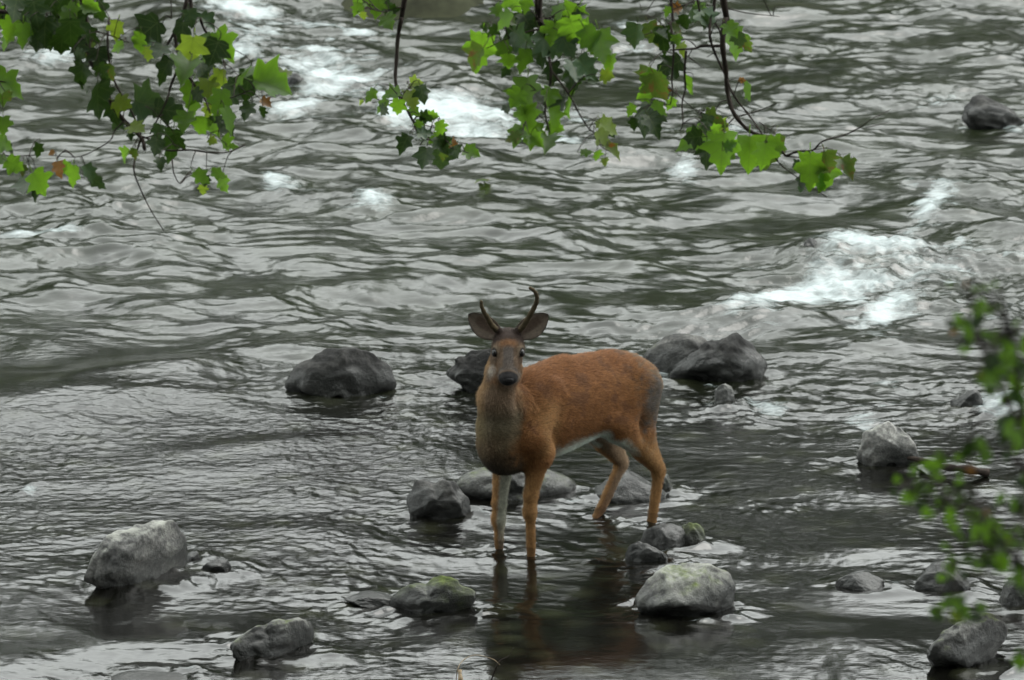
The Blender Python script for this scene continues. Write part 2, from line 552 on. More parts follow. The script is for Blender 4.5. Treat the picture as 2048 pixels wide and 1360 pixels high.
def make_rock(x0, y0, x1, y1, dr, roll, moss, lich, bright, label, seed, rough):
    cx = (x0 + x1) / 2
    s = px_per_m(cx, y1)
    a = (x1 - x0) / 2 / s
    p = on_water(cx, y1)
    pit = math.atan2(CAM_H, p.y)
    b = a * dr
    h = (y1 - y0) / s
    b = min(b, 0.42 * h / math.sin(pit))
    cp = math.sqrt(max((h - b * math.sin(pit)) ** 2 - (b * math.sin(pit)) ** 2, 1e-4)) / math.cos(pit)
    c = max(cp, 0.03)
    cen = Vector((p.x, p.y + b, 0))
    prof = None
    if seed in OUTLINE:
        xs_ = [q[0] for q in OUTLINE[seed]]; ys_ = [q[1] for q in OUTLINE[seed]]
        ox, oy = (min(xs_) + max(xs_)) / 2, (min(ys_) + max(ys_)) / 2
        prof = outline_radius(seed, ox, oy)
        b = a * dr * .8
        zc = max(((y1 - oy) / s - b * .4 * math.sin(pit)) / math.cos(pit), .0)
        p = on_water(ox, y1)
        cen = Vector((p.x, p.y + b * .4, zc))
    import bmesh
    bm = bmesh.new()
    bmesh.ops.create_icosphere(bm, subdivisions=5, radius=1.0)
    R = Matrix.Rotation(math.radians(roll), 3, 'Y')
    off = Vector((seed * 3.7, seed * -2.1, seed * 1.3))
    # a few flattened faces make it a broken stone rather than a ball
    rr = random.Random(seed)
    cuts = []
    for _ in range(int(5 + 5 * rough)):
        d = Vector((rr.gauss(0, 1), rr.gauss(0, 1), rr.gauss(0, .8))).normalized()
        if seed in OUTLINE: d = Vector((rr.gauss(0, .7), -abs(rr.gauss(.8, .4)), rr.gauss(.25, .5))).normalized()
        cuts.append((d, rr.uniform(.60, .86) if seed not in OUTLINE else rr.uniform(.58, .88)))
    for v in bm.verts:
        q = v.co.copy()
        for d, k in cuts:
            t = q.dot(d)
            if t > k:
                q -= d * (t - k) * 0.82
        n1 = mnoise.noise(q * 1.3 + off) * 0.20 * rough
        n2 = mnoise.noise(q * 3.1 + off) * 0.12 * rough
        n3 = mnoise.noise(q * 8 + off) * 0.03 * rough
        q *= (1.06 + n1 + n2 + n3) if prof is None else (1.03 + n1 * .6 + n2 + n3)
        if prof is not None:
            rp = float(np.interp(math.atan2(q.z, q.x), prof[0], prof[1])) / s
            e = Vector((q.x * rp, q.y * b, q.z * rp / math.cos(pit)))
            dy_ = SHEAR.get(seed, 0) * e.x
            e.y += dy_; e.z -= dy_ * math.tan(pit)
            if e.z < -zc: e.z -= .06
        else:
            e = R @ Vector((q.x * a, q.y * b, q.z * c))
        v.co = e
    me = bpy.data.meshes.new('boulder')
    bm.to_mesh(me); bm.free()
    me.polygons.foreach_set('use_smooth', np.ones(len(me.polygons), bool))
    o = link('boulder', me, M['rock'])
    o.location = cen
    o.color = (moss, lich, bright, 1)
    tag(o, label, 'rock', 'rocks standing in the river')
    ROCK_INFO.append((cen.x, cen.y, a, b, c))
    return o


for r in ROCKS:
    make_rock(*r)

# ------------------------------------------------------------------ river
DEER_O = on_water(1145, 1072)
# white water: px, py, rx, ry, slope (dy/dx in the picture), strength
FOAM = [
    (470, 18, 55, 14, .05, 1), (600, 50, 70, 11, .05, .8), (720, 70, 50, 9, .1, .9), (655, 150, 62, 24, .1, 1), (650, 185, 60, 10, -.1, .8),
    (600, 215, 48, 9, -.1, .9), (130, 108, 60, 14, -.1, .8), (490, 108, 45, 14, .1, .8), (310, 110, 30, 16, 0, .5),
    (900, 228, 130, 20, .12, 1), (785, 222, 40, 20, .5, 1), (1090, 268, 70, 16, .25, .7), (1000, 205, 60, 10, .1, .5),
    (555, 368, 42, 15, .1, .8), (738, 408, 42, 14, 0, .9), (1370, 338, 36, 14, -.3, .8), (1480, 270, 60, 12, .1, .55),
    (1865, 415, 46, 20, -.6, .9), (1725, 500, 75, 17, .05, .95), (1590, 592, 100, 22, -.25, 1.15), (1690, 570, 110, 22, -.15, .85),
    (1775, 620, 58, 15, -.45, .9), (1850, 545, 130, 18, -.15, .55), (60, 476, 95, 7, -.05, .7), (1640, 540, 60, 14, -.2, .5),
    (62, 976, 18, 9, 0, .7), (1545, 815, 50, 16, -.1, .7), (1715, 838, 35, 15, -.1, .7), (1995, 808, 45, 18, -.1, .85), (1880, 190, 50, 9, -.1, .5),
    (1250, 62, 36, 9, 0, .6), (1260, 100, 60, 9, .05, .5), (1460, 300, 60, 10, .1, .5), (2000, 620, 80, 14, 0, .4), (960, 410, 25, 8, 0, .35),
    (1840, 370, 40, 10, -.4, .5), (1300, 740, 40, 20, .3, .6), (745, 755, 26, 26, .8, .5), (1780, 928, 60, 6, .1, .8), (1440, 800, 50, 14, 0, .5),
    (905, 775, 50, 14, .1, .45), (480, 1305, 40, 10, .3, .5), (720, 1205, 40, 14, .4, .4), (540, 540, 60, 8, 0, .3), (1600, 95, 60, 8, 0, .3),
    (1990, 250, 60, 10, .2, .5), (1340, 690, 40, 12, .4, .3), (1640, 780, 120, 14, 0, .28), (1200, 850, 80, 10, 0, .2), (1560, 1010, 60, 8, 0, .2),
]
# wide churned water: thin broken froth, same fields
CHURN = [
    (600, 110, 250, 95, .1, .95), (980, 240, 240, 44, .12, .9), (1720, 560, 340, 85, -.15, 1), (1720, 800, 330, 46, -.05, .8), (1890, 420, 130, 44, -.4, .8),
    (300, 420, 260, 44, 0, .5), (1400, 280, 260, 44, 0, .6), (1900, 190, 220, 60, 0, .65), (1520, 740, 120, 44, 0, .55), (860, 770, 160, 30, 0, .55), (120, 110, 140, 40, 0, .7),
    (640, 390, 200, 36, 0, .55), (1960, 640, 140, 50, 0, .6), (1300, 90, 220, 40, 0, .55),
]
# standing swells: dark far slope centred at px, py with half sizes rx, ry; height m; damping of the small waves
SWELL = [
    (90, 765, 260, 42, -.14, .060, .85), (330, 715, 190, 22, -.12, .035, .55), (250, 300, 140, 26, 0, .03, .3), (1400, 570, 130, 34, .2, .05, .5),
    (1690, 655, 110, 26, .1, .05, .4), (1640, 280, 260, 14, -.05, .03, .3), (1230, 300, 200, 10, .1, .05, .3), (820, 115, 120, 14, .25, .06, .4),
    (1060, 1225, 140, 70, 0, .012, .6), (1300, 1290, 380, 50, 0, .006, .5), (1700, 1230, 240, 60, 0, .01, .65), (1250, 1085, 160, 22, 0, .01, .4),
    (300, 1270, 240, 26, -.08, .02, .5), (900, 300, 160, 10, .2, .05, .2), (2000, 470, 90, 20, .1, .05, .2), (560, 120, 60, 20, .3, .08, .3),
    (390, 36, 90, 18, .3, .10, .6), (150, 250, 170, 20, .05, .03, .2), (1580, 490, 120, 22, .1, .05, .3), (1900, 960, 200, 50, 0, .01, .35),
    (520, 880, 160, 12, -.1, .015, .2), (1020, 430, 220, 12, .1, .02, .1), (1000, 640, 160, 10, 0, .02, .1), (1180, 610, 120, 12, .1, .02, .1),
    (700, 560, 200, 12, -.05, .02, .1), (260, 570, 200, 12, -.1, .025, .1), (1500, 380, 200, 12, .1, .03, .1), (1940, 440, 120, 30, .2, .05, .3),
]


def frame_coords(X, Y):
    """photo-plane coordinates of points on the water level, used only to lay the list above out on the river"""
    dx, dy, dz = X, Y, -CAM_H
    f = dy * math.cos(PITCH) + CAM_H * math.sin(PITCH)
    u = dy * math.sin(PITCH) - CAM_H * math.cos(PITCH)
    return 1024 + FOC * dx / f, 680 - FOC * u / f


def build_water():
    ys = [9.0]
    while ys[-1] < 17.6: ys.append(ys[-1] + max(.02, (17.6 - ys[-1]) * .16))
    while ys[-1] < 37.2: ys.append(ys[-1] + .0115 * (ys[-1] / 18) ** 1.4)
    while ys[-1] < 42: ys.append(ys[-1] + .3)
    inner = np.linspace(-5.2, 5.2, 900)
    step = inner[1] - inner[0]
    tail = []
    t, d = 0, step
    while t < 55:
        d *= 1.22; t += d; tail.append(t)
    tail = np.array(tail)
    xs = np.concatenate([-5.2 - tail[::-1], inner, 5.2 + tail])
    ys = np.array(ys)
    X, Y = np.meshgrid(xs, ys)
    X = X.astype(np.float32); Y = Y.astype(np.float32)
    PX, PY = frame_coords(X, Y)
    # flow warps: the current wanders
    wx = X + .35 * pn(X * .5, Y * .6, 3) + .12 * pn(X * 1.6, Y * 1.9, 5)
    wy = Y + .30 * pn(X * .45, Y * .7, 4) + .12 * pn(X * 1.4, Y * 2.0, 6) + .10 * X
    far = smoothstep(22.5, 26.5, Y)                       # deep fast water beyond the deer, shallow riffle before it
    damp = np.zeros_like(X); H = np.zeros_like(X); foam = np.zeros_like(X)
    for cx, cy, rx, ry, sl, hh, dm in SWELL:
        c = on_water(cx, cy); s = px_per_m(cx, cy)
        k = CAM_H / math.hypot(c.y, CAM_H)
        a, b = rx / s, ry / (s * k)
        ux = (X - c.x) / a
        uy = (Y - c.y + sl * (X - c.x) / k * 1.0) / b
        g = np.exp(-.5 * (ux ** 2) ** 1.2)
        # crest sits at the near edge of the dark slope
        prof = np.exp(-.5 * ((uy + 1.0) / .9) ** 2)
        H += hh * g * prof
        damp = np.maximum(damp, dm * g * np.exp(-.5 * (uy / 1.0) ** 4))
    fwarp1 = fbm(X * 3.2, Y * 2.2, 3, 80); fwarp2 = fbm(X * 2.6, Y * 2.4, 3, 84)
    for cx, cy, rx, ry, sl, st in FOAM:
        c = on_water(cx, cy); s = px_per_m(cx, cy)
        k = CAM_H / math.hypot(c.y, CAM_H)
        a, b = 1.2 * rx / s, 1.3 * ry / (s * k)
        ux = (X - c.x) / a
        uy = (Y - c.y + sl * (X - c.x) / k) / b
        q1 = fwarp1 * .55; q2 = fwarp2 * .6
        r2 = (ux + q1) ** 2 + (uy + q2) ** 2
        foam = np.maximum(foam, st * np.exp(-.55 * r2))
    turb = np.zeros_like(X)
    for cx, cy, rx, ry, sl, st in CHURN:
        c = on_water(cx, cy); s = px_per_m(cx, cy)
        k = CAM_H / math.hypot(c.y, CAM_H)
        ux = (X - c.x) / (rx / s) + .5 * fwarp1
        uy = (Y - c.y + sl * (X - c.x) / k) / (ry / (s * k)) + .5 * fwarp2
        turb = np.maximum(turb, st * np.exp(-.8 * (ux ** 2 + uy ** 2)))
    streak = fbm(wx * 2.0, wy * 5.5, 4, 95, .65)
    foam = np.maximum(foam, turb * (.22 + .62 * smoothstep(-.1, .75, streak)))
    base_foam = .10 * far * smoothstep(.15, .8, fbm(wx * .8, wy * .55, 3, 40)) + .05 * far
    near_rock = np.zeros_like(X)
    for rx_, ry_, a, b, c in ROCK_INFO:
        d = np.sqrt(((X - rx_) / a) ** 2 + ((Y - ry_) / b) ** 2)
        dm = (d - 1) * min(a, b)
        near_rock = np.maximum(near_rock, np.exp(-np.clip(dm, 0, 9) / .10))
        # pillow on the upstream (right) side and a wake drawn out to the left
        side = np.clip((X - rx_) / a, -1.5, 1.5)
        ring = np.exp(-((dm - .03) / .06) ** 2)
        H += .010 * ring * (1 + .6 * side)
        wake = np.exp(-((Y - ry_) / (b * .8)) ** 2) * smoothstep(0, -1, (X - rx_) / a - .3) * np.exp(np.clip((X - rx_ + a), -9, 0) / (a * 3.0))
        near_rock = np.maximum(near_rock, .55 * wake)
        foam = np.maximum(foam, .52 * ring * smoothstep(-.1, .7, pn(X * 6 + rx_, Y * 9, 9) + .2 * side))
        foam = np.maximum(foam, .30 * wake * smoothstep(.0, .7, pn(X * 5, Y * 11, 97)))
    n4_ = pn(X * 8, Y * 12, 90); n5_ = pn(X * 15, Y * 20, 91)
    for lx, ly in ((.372, .084), (.397, -.106), (-.423, .121), (-.30, -.123)):
        th = math.radians(226)
        qx = DEER_O.x + lx * math.cos(th) - ly * math.sin(th); qy = DEER_O.y + lx * math.sin(th) + ly * math.cos(th)
        d = np.hypot(X - qx, Y - qy)
        H += .009 * np.exp(-d / .10) * np.cos(d * 60 + 2.5 * n4_) * (.6 + .8 * n4_)
        wk = np.exp(-((Y - qy) / .07) ** 2) * smoothstep(.0, -.08, X - qx) * np.exp(np.clip(X - qx, -9, 0) / .30)
        H += wk * (.010 * n4_ + .007 * n5_)
        near_rock = np.maximum(near_rock, .8 * np.exp(-d / .09))
        foam = np.maximum(foam, .42 * np.exp(-((d - .035) / .03) ** 2)); foam = np.maximum(foam, .30 * wk)
    foam = np.clip(foam, 0, 1.15)
    calm = 1 - damp
    # wave trains
    L1 = fbm(wx * .55, wy * .9, 2, 11)
    L2 = pn(wx * 1.5, wy * 2.1, 14)
    n3 = pn(wx * 2.6, wy * 4.0, 17); n3b = pn(wx * 4.0 + 3, wy * 6.0, 18)
    n4f = pn(wx * 4.6, wy * 9.0, 28); n5f = pn(wx * 7.5, wy * 15, 29)
    n4 = pn(wx * 6.8, wy * 9.6, 20); n5 = pn(wx * 11.5, wy * 16, 23); n6 = pn(wx * 21, wy * 27, 26)
    sp5 = n5 * np.abs(n5); sp6 = n6 * np.abs(n6)
    ridge = lambda n: (1 - np.abs(n) * 1.7)
    mod = .55 + .75 * smoothstep(-.5, .6, fbm(X * .7, Y * .5, 2, 31))
    H += far * (.055 * L1 + .040 * L2)
    H += far * calm * mod * (.023 * n3 + .0085 * ridge(n3b) + .0095 * n4f + .0052 * n5f + .0018 * n5 + turb * (.004 * n4 + .003 * n5))
    nearw = 1 - far
    H += nearw * (.012 * L1 + .009 * L2)
    amp = .22 + .50 * smoothstep(.6, -1.2, X) * smoothstep(20.2, 21.4, Y) + .34 * smoothstep(21.0, 23.2, Y)
    H += nearw * calm * mod * amp * (.0042 * n3 + .0022 * n4 + .0010 * ridge(n4) + .0012 * n5 + .0056 * sp5 + .0010 * n6 + .0052 * sp6)
    H += near_rock * calm * (.005 * n4 + .004 * n5 + .0016 * n6)
    fq = np.clip(foam, 0, 1)
    H += fq * (.012 * far + .022 * n4 + .016 * n5 + .008 * n6)
    edge = smoothstep(5.2, 6.5, np.abs(X)) + smoothstep(17.6, 16.5, Y) + smoothstep(37.2, 38, Y)
    H *= np.clip(1 - edge, 0, 1)
    ripple = np.clip(((.50 + .5 * turb) * far + .95 * nearw * amp) * (1 - .7 * damp) + .30 * near_rock, 0, 1.3)
    ny, nx = X.shape
    V = np.stack([X, Y, H], -1).reshape(-1, 3)
    idx = np.arange(nx * ny).reshape(ny, nx)
    Q = np.stack([idx[:-1, :-1], idx[:-1, 1:], idx[1:, 1:], idx[1:, :-1]], -1).reshape(-1, 4)
    me = np_mesh('river_water', V, Q)
    for nm, arr in (('foam', np.clip(foam + base_foam, 0, 1.15)), ('ripple', ripple), ('shallow', nearw)):
        a = me.attributes.new(nm, 'FLOAT', 'POINT')
        a.data.foreach_set('value', arr.astype(np.float32).ravel())
    o = link('river_water', me, M['water'])
    tag(o, kind='structure')


build_water()


def sheet(name, xs, ys, fz, mat):
    X, Y = np.meshgrid(xs, ys)
    Z = fz(X, Y)
    ny, nx = X.shape
    idx = np.arange(nx * ny).reshape(ny, nx)
    Q = np.stack([idx[:-1, :-1], idx[:-1, 1:], idx[1:, 1:], idx[1:, :-1]], -1).reshape(-1, 4)
    o = link(name, np_mesh(name, np.stack([X, Y, Z], -1).reshape(-1, 3), Q), mat)
    tag(o, kind='structure')
    return o


sheet('river_bed', np.linspace(-60, 60, 90), np.linspace(5, 44, 60), lambda X, Y: -.45 + .08 * pn(X * .7, Y * .7, 2), M['bed'])


def far_z(X, Y):
    edge = 36.6 + .5 * pn(X * .35, X * 0 + 2, 50) - 1.65 * np.exp(-((X + .8) / .8) ** 4) - 1.1 * np.exp(-((X - 2.2) / .9) ** 2)
    t = Y - edge
    return np.where(t < 0, t * .5, .16 * (1 - np.exp(-t / .3)) + .05 * np.clip(t, 0, 20) + .14 * np.clip(t - 20, 0, None)) + .10 * fbm(X * 1.2, Y * 1.2, 3, 52)


sheet('far_bank', np.concatenate([np.linspace(-220, -12, 40), np.linspace(-11.8, 11.8, 160), np.linspace(12, 220, 40)]),
      np.concatenate([np.linspace(34.2, 44, 90), np.linspace(45, 150, 40)]), far_z, M['bank'])


def near_z(X, Y):
    return np.clip((15.6 - Y) * .33, -.6, 4.75) + .15 * fbm(X * .6, Y * .6, 3, 57)


sheet('near_bank', np.linspace(-60, 60, 120), np.linspace(-40, 17.2, 90), near_z, M['bank'])


def leafy_mass(name, cen, rad, n, size, seed, kind='stuff', label=None):
    """many crowns joined: leaf clumps spread through ellipsoids"""
    rg = np.random.default_rng(seed)
    vs, ts = [], []
    k = 0
    for c, r in zip(cen, rad):
        d = rg.normal(size=(n, 3)); d /= np.linalg.norm(d, axis=1)[:, None]
        rr = rg.uniform(.25, 1, n) ** .45
        lump = 1 + .28 * np.sin(d[:, 0] * 5 + c[0]) * np.sin(d[:, 1] * 4 + c[1]) + .2 * np.sin(d[:, 2] * 7 + c[0])
        p = np.array(c) + d * (rr * lump)[:, None] * np.array(r)
        for q in p:
            a = rg.normal(size=3); a /= np.linalg.norm(a)
            b = np.cross(a, rg.normal(size=3)); b /= np.linalg.norm(b)
            s = size * rg.uniform(.6, 1.4)
            vs += [q - a * s, q + b * s * .6, q + a * s, q - b * s * .6]
            ts.append((k, k + 1, k + 2, k + 3)); k += 4
    me = np_mesh(name, np.array(vs), np.array(ts), smooth=False)
    o = link(name, me, M['wood'])
    tag(o, label, None, None, kind)
    return o


rw = random.Random(5)
cs, rs = [], []
for i in range(46):
    x = -95 + i * 4.2 + rw.uniform(-2, 2)
    y = rw.uniform(66, 90)
    h = rw.uniform(18, 25)
    cs.append((x, y, 2 + h * .52)); rs.append((rw.uniform(3.5, 5.5), rw.uniform(3.5, 5.5), h * .5))
    cs.append((x + rw.uniform(-3, 3), y - rw.uniform(3, 7), 3.5)); rs.append((4.5, 3, 4.2))
leafy_mass('far_wood', cs, rs, 620, .85, 3, label='dark green wood on the far side of the river')

cs, rs = [], []
for i in range(16):
    x = -34 + i * 4.5 + rw.uniform(-1.5, 1.5)
    h = rw.uniform(14, 20)
    cs.append((x, rw.uniform(-16, -7), 4 + h * .5)); rs.append((4.5, 4.0, h * .5))
for i in range(9):                                             # crown of the sycamore that reaches out over the bank
    x = -14 + i * 3.5 + rw.uniform(-1, 1)
    cs.append((x, rw.uniform(5, 11), rw.uniform(11, 14))); rs.append((3.4, 5.0, 3.6))
leafy_mass('near_wood', cs, rs, 700, .5, 9, label='leafy crowns of the near bank above and behind the viewer')

# ------------------------------------------------------------------ deer
TH = math.radians(46)
cT, sT = math.cos(TH), math.sin(TH)
L_RIGHT = Vector((-cT, sT, 0))          # picture right, in deer axes
L_TOWARD = Vector((sT, cT, 0))          # towards the viewer, in deer axes
VOX = .0060
G0 = np.array([-.68, -.26, -.17]); G1 = np.array([.80, .36, 1.20])
NG = np.ceil((G1 - G0) / VOX).astype(int)
FIELD = np.full(NG, 1.0, np.float32)
AX = [G0[i] + np.arange(NG[i], dtype=np.float32) * VOX for i in range(3)]


def _blend(lo, hi, fn, k):
    i0 = np.maximum(((np.array(lo) - G0) / VOX).astype(int), 0)
    i1 = np.minimum(((np.array(hi) - G0) / VOX).astype(int) + 1, NG)
    if (i1 <= i0).any(): return
    x = AX[0][i0[0]:i1[0], None, None]; y = AX[1][None, i0[1]:i1[1], None]; z = AX[2][None, None, i0[2]:i1[2]]
    d = fn(x, y, z).astype(np.float32)
    s = (slice(i0[0], i1[0]), slice(i0[1], i1[1]), slice(i0[2], i1[2]))
    f = FIELD[s]
    h = np.clip(.5 + .5 * (f - d) / k, 0, 1)
    FIELD[s] = f * (1 - h) + d * h - k * h * (1 - h)


def cap(a, b, ra, rb, k=.03):
    a, b = np.array(a, float), np.array(b, float)
    m = max(ra, rb) + k + .03
    ba = b - a; L = float(ba @ ba)

    def fn(x, y, z):
        t = np.clip(((x - a[0]) * ba[0] + (y - a[1]) * ba[1] + (z - a[2]) * ba[2]) / L, 0, 1)
        return np.sqrt((x - a[0] - t * ba[0]) ** 2 + (y - a[1] - t * ba[1]) ** 2 + (z - a[2] - t * ba[2]) ** 2) - (ra + (rb - ra) * t)
    _blend(np.minimum(a, b) - m, np.maximum(a, b) + m, fn, k)


def ell(c, r, k=.04, axes=None):
    c = np.array(c, float); r = np.array(r, float)
    m = r.max() + k + .03
    A = np.eye(3) if axes is None else np.array(axes, float)

    def fn(x, y, z):
        X, Y, Z = x - c[0], y - c[1], z - c[2]
        u = [(A[i, 0] * X + A[i, 1] * Y + A[i, 2] * Z) / r[i] for i in range(3)]
        k0 = np.sqrt(u[0] ** 2 + u[1] ** 2 + u[2] ** 2)
        k1 = np.sqrt((u[0] / r[0]) ** 2 + (u[1] / r[1]) ** 2 + (u[2] / r[2]) ** 2)
        return k0 * (k0 - 1) / np.maximum(k1, 1e-6)
    _blend(c - m, c + m, fn, k)


# trunk
ell((.17, 0, .655), (.35, .158, .222))
ell((-.10, 0, .667), (.35, .165, .196), .06)
ell((-.33, 0, .668), (.19, .138, .160), .06)
cap((.30, 0, .815), (.08, 0, .835), .052, .05, .06)
cap((.08, 0, .818), (-.24, 0, .792), .062, .062, .06)
cap((-.24, 0, .775), (-.43, 0, .69), .07, .055, .06)
ell((.42, 0, .590), (.165, .122, .190), .06)
ell((.505, 0, .560), (.090, .088, .135), .05)
for s in (1, -1):
    cap((.24, s * .082, .79), (.405, s * (.118 if s > 0 else .088), .605), .056, .072, .028)       # shoulder blade
    cap((.405, s * (.116 if s > 0 else .090), .585), (.345, s * .112, .505), .068, .062, .035)    # upper arm
    cap((-.350, s * .070, .705), (-.215, s * .105, .545), .108, .072, .05)    # thigh front
    cap((-.390, s * .068, .67), (-.365, s * .106, .445), .102, .055, .05)    # thigh back
    cap((-.10, s * .10, .58), (-.22, s * .115, .52), .05, .06, .05)         # flank fold
cap((-.47, 0, .72), (-.52, 0, .56), .026, .030, .03)                      # tail held down

# fore legs (near = left, +y)
for y, foot, knee, elbow in ((1, (.372, .084), (.388, .090, .225), (.345, .108, .50)), (-1, (.395, -.104), (.405, -.098, .150), (.352, -.108, .50))):
    fx, fy = foot
    kx, ky, kz = knee
    cap(elbow, (kx - .004, ky, kz + .08), .056, .031, .04)
    cap((kx - .004, ky, kz + .08), (kx, ky, kz), .031, .029, .02)
    ell((kx + .004, ky, kz), (.032, .029, .042), .02)
    cap((kx - .002, ky, kz - .03), (fx, fy, -.03), .023, .020, .02)
    cap((fx, fy, -.03), (fx + .03, fy, -.10), .022, .022, .02)
    cap((fx + .03, fy, -.10), (fx + .05, fy, -.14), .025, .03, .02)
# hind legs
for y, stifle, hock, foot, toe in ((1, (-.195, .122, .510), (-.480, .118, .245), (-.428, .121, 0), (-.40, .122, -.14)),
                                   (-1, (-.185, -.118, .500), (-.470, -.116, .240), (-.302, -.123, 0), (-.21, -.125, -.13))):
    S, Hk, F = np.array(stifle), np.array(hock), np.array(foot)
    mid = S * .45 + Hk * .55 + np.array((-.005, 0, .012))
    cap(S, mid, .062, .040, .04)
    cap(mid, Hk + np.array((.01, 0, .01)), .046, .027, .03)
    cap(np.array((-.375, y * .110, .46)), Hk + np.array((-.004, 0, .03)), .05, .017, .035)   # achilles
    ell(Hk + np.array((.004, 0, -.005)), (.030, .024, .036), .02)
    cap(Hk, F, .026, .021, .02)
    cap(F, np.array(toe), .021, .025, .02)

# neck and head
ell((.475, .0, .70), (.10, .070, .14), .05)
cap((.510, .0, .66), (.532, .010, .79), .085, .072, .04)
cap((.528, .012, .79), (.516, .045, .93), .080, .068, .05)
cap((.516, .045, .93), (.500, .057, 1.040), .068, .060, .05)
HP = math.radians(33)
HO = Vector((.503, .060, 1.072))                                            # middle of the skull
HX = (L_TOWARD * math.cos(HP) + Vector((0, 0, -math.sin(HP)))).normalized()
HY = L_RIGHT.copy()
HZ = HX.cross(HY)
HA = [tuple(HX), tuple(HY), tuple(HZ)]


def hd(x, y, z):
    return HO + HX * x + HY * y + HZ * z


ell(hd(.015, 0, -.004), (.082, .069, .052), .03, HA)
cap(hd(.05, 0, -.006), hd(.185, 0, -.016), .056, .039, .03)
ell(hd(.208, 0, -.022), (.042, .044, .036), .02, HA)
ell(hd(.234, 0, -.016), (.024, .036, .028), .015, HA)
for s in (1, -1):
    cap(hd(.02, s * .026, -.045), hd(.17, s * .010, -.045), .040, .022, .03)
    ell(hd(.075, s * .052, .012), (.032, .021, .024), .02, HA)
    cap(hd(-.01, s * .036, .035), hd(-.012, s * .045, .052), .017, .016, .015)   # pedicles


def surface_nets(F, lo, vox):
    sg = F < 0
    nx, ny, nz = F.shape
    acc = np.zeros((nx - 1, ny - 1, nz - 1, 3), np.float32); cnt = np.zeros((nx - 1, ny - 1, nz - 1), np.float32)
    quads = []
    cells = [np.s_[0:-1], np.s_[1:]]
    for ax in range(3):
        o1, o2 = [a for a in range(3) if a != ax]
        sa = [slice(None)] * 3; sb = [slice(None)] * 3
        sa[ax] = slice(0, -1); sb[ax] = slice(1, None)
        fa, fb = F[tuple(sa)], F[tuple(sb)]
        I = np.argwhere((fa < 0) != (fb < 0))
        va = fa[tuple(I.T)]; vb = fb[tuple(I.T)]
        t = va / (va - vb)
        P = I.astype(np.float32); P[:, ax] += t
        ok = np.ones(len(I), bool)
        for o in (o1, o2): ok &= (I[:, o] > 0) & (I[:, o] < F.shape[o] - 1)
        I, P, va = I[ok], P[ok], va[ok]
        corner = []
        for d1, d2 in ((-1, -1), (0, -1), (0, 0), (-1, 0)):
            C = I.copy(); C[:, o1] += d1; C[:, o2] += d2
            np.add.at(acc, tuple(C.T), P); np.add.at(cnt, tuple(C.T), 1)
            corner.append(np.ravel_multi_index(tuple(C.T), cnt.shape))
        q = np.stack(corner, 1)
        flip = (va < 0) if ax != 1 else (va >= 0)
        q[~flip] = q[~flip][:, ::-1]
        quads.append(q)
    Q = np.concatenate(quads)
    act = np.unique(Q)
    V = (acc.reshape(-1, 3)[act] / cnt.reshape(-1)[act][:, None]) * vox + lo
    return V, np.searchsorted(act, Q)


DV, DQ = surface_nets(FIELD, G0, VOX)
# relax, then a little muscle and bone unevenness
edges = np.concatenate([DQ[:, [0, 1]], DQ[:, [1, 2]], DQ[:, [2, 3]], DQ[:, [3, 0]]])
for _ in range(3):
    s = np.zeros_like(DV); n = np.zeros(len(DV))
    np.add.at(s, edges[:, 0], DV[edges[:, 1]]); np.add.at(n, edges[:, 0], 1)
    DV = DV * .5 + .5 * s / np.maximum(n, 1)[:, None]


n3 = pn3


fn_ = np.cross(DV[DQ[:, 2]] - DV[DQ[:, 0]], DV[DQ[:, 3]] - DV[DQ[:, 1]])
vn = np.zeros_like(DV)
for i in range(4): np.add.at(vn, DQ[:, i], fn_)
vn /= np.maximum(np.linalg.norm(vn, axis=1), 1e-9)[:, None]
trunk_w = smoothstep(.42, .6, DV[:, 2]) * smoothstep(1.0, .9, DV[:, 2])
DV = DV + vn * (trunk_w * (.006 * n3(DV, 9, 60) + .004 * n3(DV, 20, 64)))[:, None]


def bump_at(c, r, h):
    for sgn in (1, -1):
        q = (DV - np.array((c[0], c[1] * sgn, c[2]))) / np.array(r)
        DV[:] = DV + vn * (h * np.exp(-(q ** 2).sum(1)))[:, None]


bump_at((.235, .14, .68), (.035, .12, .16), -.013)     # groove behind the shoulder
for zz in (.56, .64, .72, .80): bump_at((.462 + .10 * (zz - .6), .095, zz), (.024, .06, .05), -.0085)   # furrow between neck and shoulder
bump_at((.40, .13, .62), (.045, .08, .07), .010)       # point of the shoulder
bump_at((.34, .12, .74), (.03, .10, .10), .008)        # spine of the shoulder blade
bump_at((-.16, .14, .70), (.07, .10, .08), -.013)      # hollow of the flank
bump_at((-.25, .10, .80), (.05, .08, .035), .009)      # hip bone
bump_at((-.30, .13, .56), (.03, .08, .12), -.008)      # between the thigh muscles
for rx in (.12, .05, -.02): bump_at((rx, .15, .64), (.016, .12, .12), .0028)


